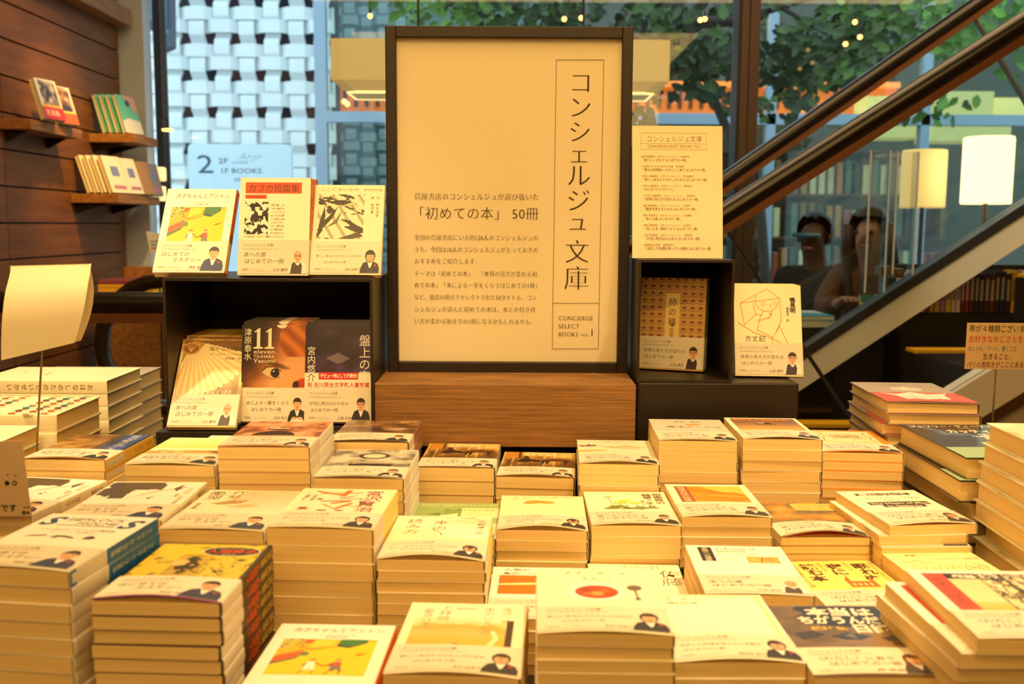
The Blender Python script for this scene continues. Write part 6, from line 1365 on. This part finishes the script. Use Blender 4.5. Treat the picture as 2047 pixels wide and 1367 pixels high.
# hardcovers at the right and left ends
def white_cover(S):
    S.field(0, 0, 128, 188, 14, 14, lambda u, v: ramp(fbm(u * 3, v * 3) + 0.2 * v, (0.3, (150, 150, 96)), (0.5, (214, 206, 160)), (0.8, (240, 234, 206))))
R('grey hardcover with red band', 'grey-pink hardcover with red band and white cat shape at far right', .6029, 1.4864, -.2475, -3.3, 15, a_red, (176, 160, 150), (150, 140, 134), w=128, d=188, name='hardcover_book', over=2.6, band=None, L=1.5, K=1, offs=[None, (.002, -.002, 0.6), (-.003, .003, -.8), (.001, 0, .5)])
R('black thriller hardcover', 'black and blue thriller hardcover with green band at right', .6154, 1.2740, -.2750, .6, 29, a_jeff, (36, 30, 28), (70, 58, 44), w=140, d=205, name='hardcover_book', over=2.6, band=None, gloss=True, L=.6, K=0, offs=[None, (-.006, -.006, -1.5), (.006, -.004, 0), (0, 0, 0)])
bzr = at(1958, 846, 1.154).z - HC
R('pale hardcover at the right edge', 'pale landscape hardcover on the tall stack at the right edge', .6210, 1.0600, bzr, -1.5, 22, white_cover, (236, 228, 200), (230, 222, 196), w=126, d=186, name='hardcover_book', over=2.6, band=None, L=.6, K=.5, jit=1, offs=[None, (-.004, 0, .6), (-.007, .002, -.5), (-.009, -.001, .4), (-.0095, .002, .2), (.002, 0, -.6), (-.008, 0, .2)])
def ring_art(S):
    S.txt('三', 60, 40, 8, GREY); S.line([(60, 84), (92, 86)], 2, (170, 140, 90))
    for i in range(6): S.line([(20 + i * 14, 196), (20 + i * 14, 160)], 0.8, (190, 170, 130))
def sp_text(S, t, d): S.txtv('おはなしのたのしいせかい', t / 2, 190, 10, (86, 70, 44), 1.15)
def iso_art(S):
    cs = [(70, 140, 130), (200, 110, 76), (220, 170, 90), (130, 84, 70), (206, 190, 150), (96, 106, 110), (226, 140, 50)]
    for i in range(7):
        for j in range(9):
            if (i * 5 + j * 3) % 5 == 0: continue
            x, y, q = 12 + i * 20.5 + (j % 2) * 6, 16 + j * 22.5, 10.5
            c = cs[(i * 3 + j * 5) % 7]
            S.poly([(x - q, y), (x, y - q * .6), (x + q, y), (x, y + q * .6)], (240, 226, 190)); S.k -= 1; S.poly([(x - q, y), (x, y - q * .6), (x, y - q * 1.5), (x - q, y - q * .9)], c); S.k -= 1; S.poly([(x + q, y), (x, y - q * .6), (x, y - q * 1.5), (x + q, y - q * .9)], mixc(c, (60, 50, 40), 0.35)); S.k -= 1
    S.k += 3; S.ell(80, 60, 16, 16, (246, 238, 208)); S.txt('かく', 70, 56, 10, INK)
def gallery_art(S):
    S.field(14, 20, 134, 120, 24, 24, lambda u, v: (90, 84, 50) if fbm(u * 12, v * 12) > 0.52 else (226, 214, 150))
zz = at(276, 734, 1.69).z - HC
R('cream storybook hardcover', 'cream storybook hardcover with spine lettering facing forward, far left', -.739, 1.615, zz, -90, 20, ring_art, (248, 240, 206), (246, 238, 200), w=148, d=210, name='hardcover_book', over=2.6, spine_art=sp_text, band=None, L=.3, K=0)
zz = at(193, 792, 1.483).z - HC
R('hardcover with coloured cube pattern', 'white hardcover with small coloured cube pattern at far left', -.724, 1.409, zz, -90, 24, iso_art, (246, 238, 206), (244, 236, 200), w=146, d=208, name='hardcover_book', over=2.6, band=None, L=.5, K=0)
zz = at(86, 850, 1.318).z - HC
R('white-green hardcover at the left edge', 'white-green picture hardcover at the left edge behind the folded paper', -.738, 1.244, zz, -90, 22, gallery_art, (226, 236, 206), (220, 232, 200), w=146, d=206, name='hardcover_book', over=2.6, band=None, L=.4, K=0)
zz = at(290, 745, 1.76).z - HC
def sp_green(S, t, d): S.rect(3, 30, t - 3, 60, (40, 96, 60)); S.txtv('図録', t / 2, 180, 9, (60, 60, 56))
R('grey catalogue beside the steel box', 'grey catalogue with green spine mark between storybook stack and steel box', -.75, 1.77, zz, -90, 23, None, (186, 182, 166), (170, 168, 154), w=128, d=196, name='hardcover_book', over=2.6, spine_art=sp_green, band=None, L=.3, K=0)
# the red band round the grey hardcovers
def obi(short, art, bcol, h):
    for o in list(COL.objects):
        if o.get('category') == 'book' and short in o['label'] + o.get('group', ''):
            j = [c for c in o.children if c.name.startswith('jacket')][0]
            key = j.data.name
            if key not in OBI:
                zt = max(v.co.z for v in j.data.vertices) * 1000; xs2 = [v.co.x * 1000 for v in j.data.vertices]; ys = [v.co.y * 1000 for v in j.data.vertices]
                w, d = -2 * min(xs2), -2 * min(ys); full = o['label'].startswith('grey-pink') or o['label'].startswith('black and blue')
                tq = min(v.co.z for v in [max(j.data.vertices, key=lambda q: q.co.y - q.co.x)]) * 1000
                sf = surf_fn(w, d, tq, 1.5 if full and h > 70 else 0.3, 1.0 if full and h > 70 else 0)
                mb = MB(); g = np.array([(w * i / 12, h * jj / 4) for jj in range(5) for i in range(13)]); f = [(a * 13 + i, a * 13 + i + 1, a * 13 + i + 14, a * 13 + i + 13) for a in range(4) for i in range(12)]
                mb.add(sf(g, 0.85), f, bcol); mb.add(sf(g, 0.7), [q[::-1] for q in f], bcol)
                e = np.array([(0, h * q / 4) for q in range(5)]); mb.add([(a[0] - 0.0006, a[1], a[2]) for a in sf(e, 0.85)] + [(-w / 2000 - 0.0006, (y - d / 2) / 1000, -0.0003) for _, y in e], [(i, 5 + i, 6 + i, i + 1) for i in range(4)], bcol) if False else None
                if full: art(Sheet(mb, sf, 0.95))
                OBI[key] = mb.mesh('paper_band', PRINT)
            link('paper_band', OBI[key], o)
OBI = {}
obi('grey hardcover with red band', a_redband, (222, 84, 62), 84)
obi('black thriller hardcover', a_jeffband, (156, 186, 146), 58)

# ------------------------------------------------------------------ books standing on and in the steel boxes
def stand(short, label, px_, Y, z, leanb, yaw, t, art, base, spine, copies=0, gap=1.0, sx=1.0, label2=None, **kw):
    ms = make_meshes(short, 105, 148, t, base, art, spine, L=0.5, K=0.2, **kw)
    X = at(px_, 600, Y).x if px_ > 20 else px_
    lr, yr = math.radians(leanb), math.radians(yaw); M0 = Matrix.Rotation(yr, 4, 'Z') @ Matrix.Rotation(PI / 2 - lr, 4, 'X') @ Matrix.Diagonal((sx, 1, 1, 1))
    back = Matrix.Rotation(yr, 3, 'Z') @ Vector((0, 1, 0)); proto = None; out = []
    for k in range(copies + 1):
        r = put_book(ms) if k == 0 else copy_book(proto)
        if k == 0: proto = r
        # the back lower edge rests on the surface
        bp = Vector((X, Y, z)) + back * (k * (t + 2.4) / 1000 * gap / math.cos(lr)); off = M0.to_3x3() @ Vector((0, -0.074, 0))
        M = Matrix.Translation(bp - off + Vector((0, 0, 0.0045 if (k and z < HC - 0.29) else 0.0005))) @ M0
        r.matrix_basis = M
        tag(r, label if k == 0 else '%s copy back in the row behind the %s' % (ORD[k], short), 'book', 'copies of the ' + short if copies else None)
        out.append(r)
    return out
def easel(px_, Y, z, leanb, label):
    X = at(px_, 600, Y).x; lr = math.radians(leanb); s, c = math.sin(lr), math.cos(lr)
    r = empty('book_easel', (X, Y, z)); tag(r, label, 'book stand', 'clear book stands on the large steel box')
    e = 0.0022; h = 0.085
    for q in (-0.035, 0.035):
        MB().prism([(e, 0), (e + h * s, h * c), (e + h * s + 0.006, h * c), (e + h * s * .6 + 0.042, 0)], lambda p: (q - 0.001, p[0], p[1]), lambda p: (q + 0.001, p[0], p[1])).build('leg', ACRYLIC, r)
    MB().prism([(e, h * c * .3), (e + h * s, h * c), (e + h * s + .002, h * c), (e + .002, h * c * .3)], lambda p: (-0.034, p[0] + h * s * .3 * (p[1] < h * c), p[1]), lambda p: (0.034, p[0] + h * s * .3 * (p[1] < h * c), p[1])).build('plate', ACRYLIC, r)
TZ = BTZ
stand('white paperback with yellow street picture', 'white paperback with yellow street picture leaning on the steel box, left of three', 383, 1.474, TZ, 33, 0, 14, a_tenko, WHT, (226, 120, 44), spine_art=sp_tenko, band='mystery')
stand('orange-titled short story paperback', 'cream paperback with orange title block standing on the steel box, middle of three', 551, 1.490, TZ, 13, 0, 15, a_kafka, (246, 236, 210), (224, 130, 62), spine_art=sp_kafka, band='door', copies=2)
stand('paperback with leaf engraving', 'pale paperback with black leaf engraving standing on the steel box, right of three', 692, 1.488, TZ, 25, 0, 11, a_koko, (240, 230, 200), (232, 222, 190), band='new')
easel(383, 1.474, TZ, 33, 'clear stand behind the leaning yellow street picture paperback'); easel(551, 1.490 + 0.038, TZ, 13, 'clear stand behind the orange-titled paperbacks'); easel(692, 1.488, TZ, 25, 'clear stand behind the leaf engraving paperback')
SXB = 0.955
stand('shell-cover paperback', 'golden paperback with big scallop shell leaning in the steel box', BX0 + 0.0055 + 0.0525 * SXB, 1.444, PZ + 0.0005, 36, 0, 10, a_umi, (214, 176, 104), (236, 214, 160), band='door', copies=6, gap=1.25, sx=SXB, gloss=True)
stand('eye-close-up paperback', 'dark paperback with a painted eye and numeral eleven in the steel box', BX0 + 0.004 + 0.158 * SXB, 1.478, PZ + 0.0045, 10, 0, 9, a_eleven, (70, 42, 24), (200, 206, 140), band='strike', copies=7, gap=1.0, sx=SXB, gloss=True)
stand('night-sky paperback', 'dark purple paperback with a glowing lattice and white title in the steel box', BX1 - 0.0045 - 0.0545 * SXB, 1.478, PZ + 0.0045, 10, 0, 10, a_banjo, (46, 32, 48), (40, 30, 40), band='sf', copies=4, gap=1.0, sx=SXB, gloss=True)
stand('patterned paperback with olive spine', 'brown wave-patterned paperback with olive spine inside the small steel box', 1345, 1.60, QZ + 0.0045, 7, -20, 12, a_kaki, (206, 164, 96), (146, 152, 70), spine_art=sp_kaki, band='world', copies=1)
stand('line-drawn figure paperback', 'cream paperback with orange line-drawn figure standing right of the small steel box', 1541, 1.555, QZ, 19, -4, 9, a_hojo, (248, 236, 196), (240, 226, 190), band='world', copies=4)

# small card with a drawn face at the lower left edge
s0 = HC - at(50, 1034, 1.0).z; Yc = (0.3125 - 0.001) / s0
t = empty('price_card', (at(20, 1034, Yc).x, Yc, HC - 0.3105)); tag(t, 'brown card with a drawn smiling face at the lower left edge', 'sign'); O6 = t.location
q = [at(-70, 884, Yc) - O6, at(44, 881, Yc) - O6, at(63, 1029, Yc) - O6, at(-70, 1042, Yc) - O6]
lo = min(p.z for p in q); q = [Vector((p.x, p.y, p.z)) for p in q]; q[3].z = q[2].z = 0.0005
mb = MB().prism([(p.x, p.z) for p in q], lambda p: (p[0], -0.0008, p[1]), lambda p: (p[0], 0.0008, p[1]), (206, 178, 140))
def csurf(P, e): return np.stack([P[:, 0] / 1000, np.full(len(P), -0.001 - e / 1000), P[:, 1] / 1000], 1)
S = Sheet(mb, csurf, 0.1, lim=9999)
def cc(x, y): p = at(x, y, Yc) - O6; return p.x * 1000, p.z * 1000
k = Yc / F * 1000
S.ell(*cc(15, 965), 5 * k, 5 * k, (50, 32, 26)); S.ell(*cc(30, 965), 5 * k, 5 * k, (50, 32, 26)); S.ell(*cc(30, 965), 2.6 * k, 2.6 * k, (206, 178, 140)); S.line([cc(16, 950), cc(17, 946)], 2 * k, (50, 32, 26)); S.line([cc(31, 952), cc(33, 948)], 2 * k, (50, 32, 26))
X, Z = cc(2, 1024); S.txt('です', X, Z + 2, 17 * k, (60, 70, 56), off=0.02)
for x, y, r in ((49, 1024, 4), (57, 1024, 3), (50, 1013, 2), (57, 1013, 2)): S.ell(*cc(x, y), r * k, r * k, (60, 70, 56))
mb.build('card', MATTE, t)
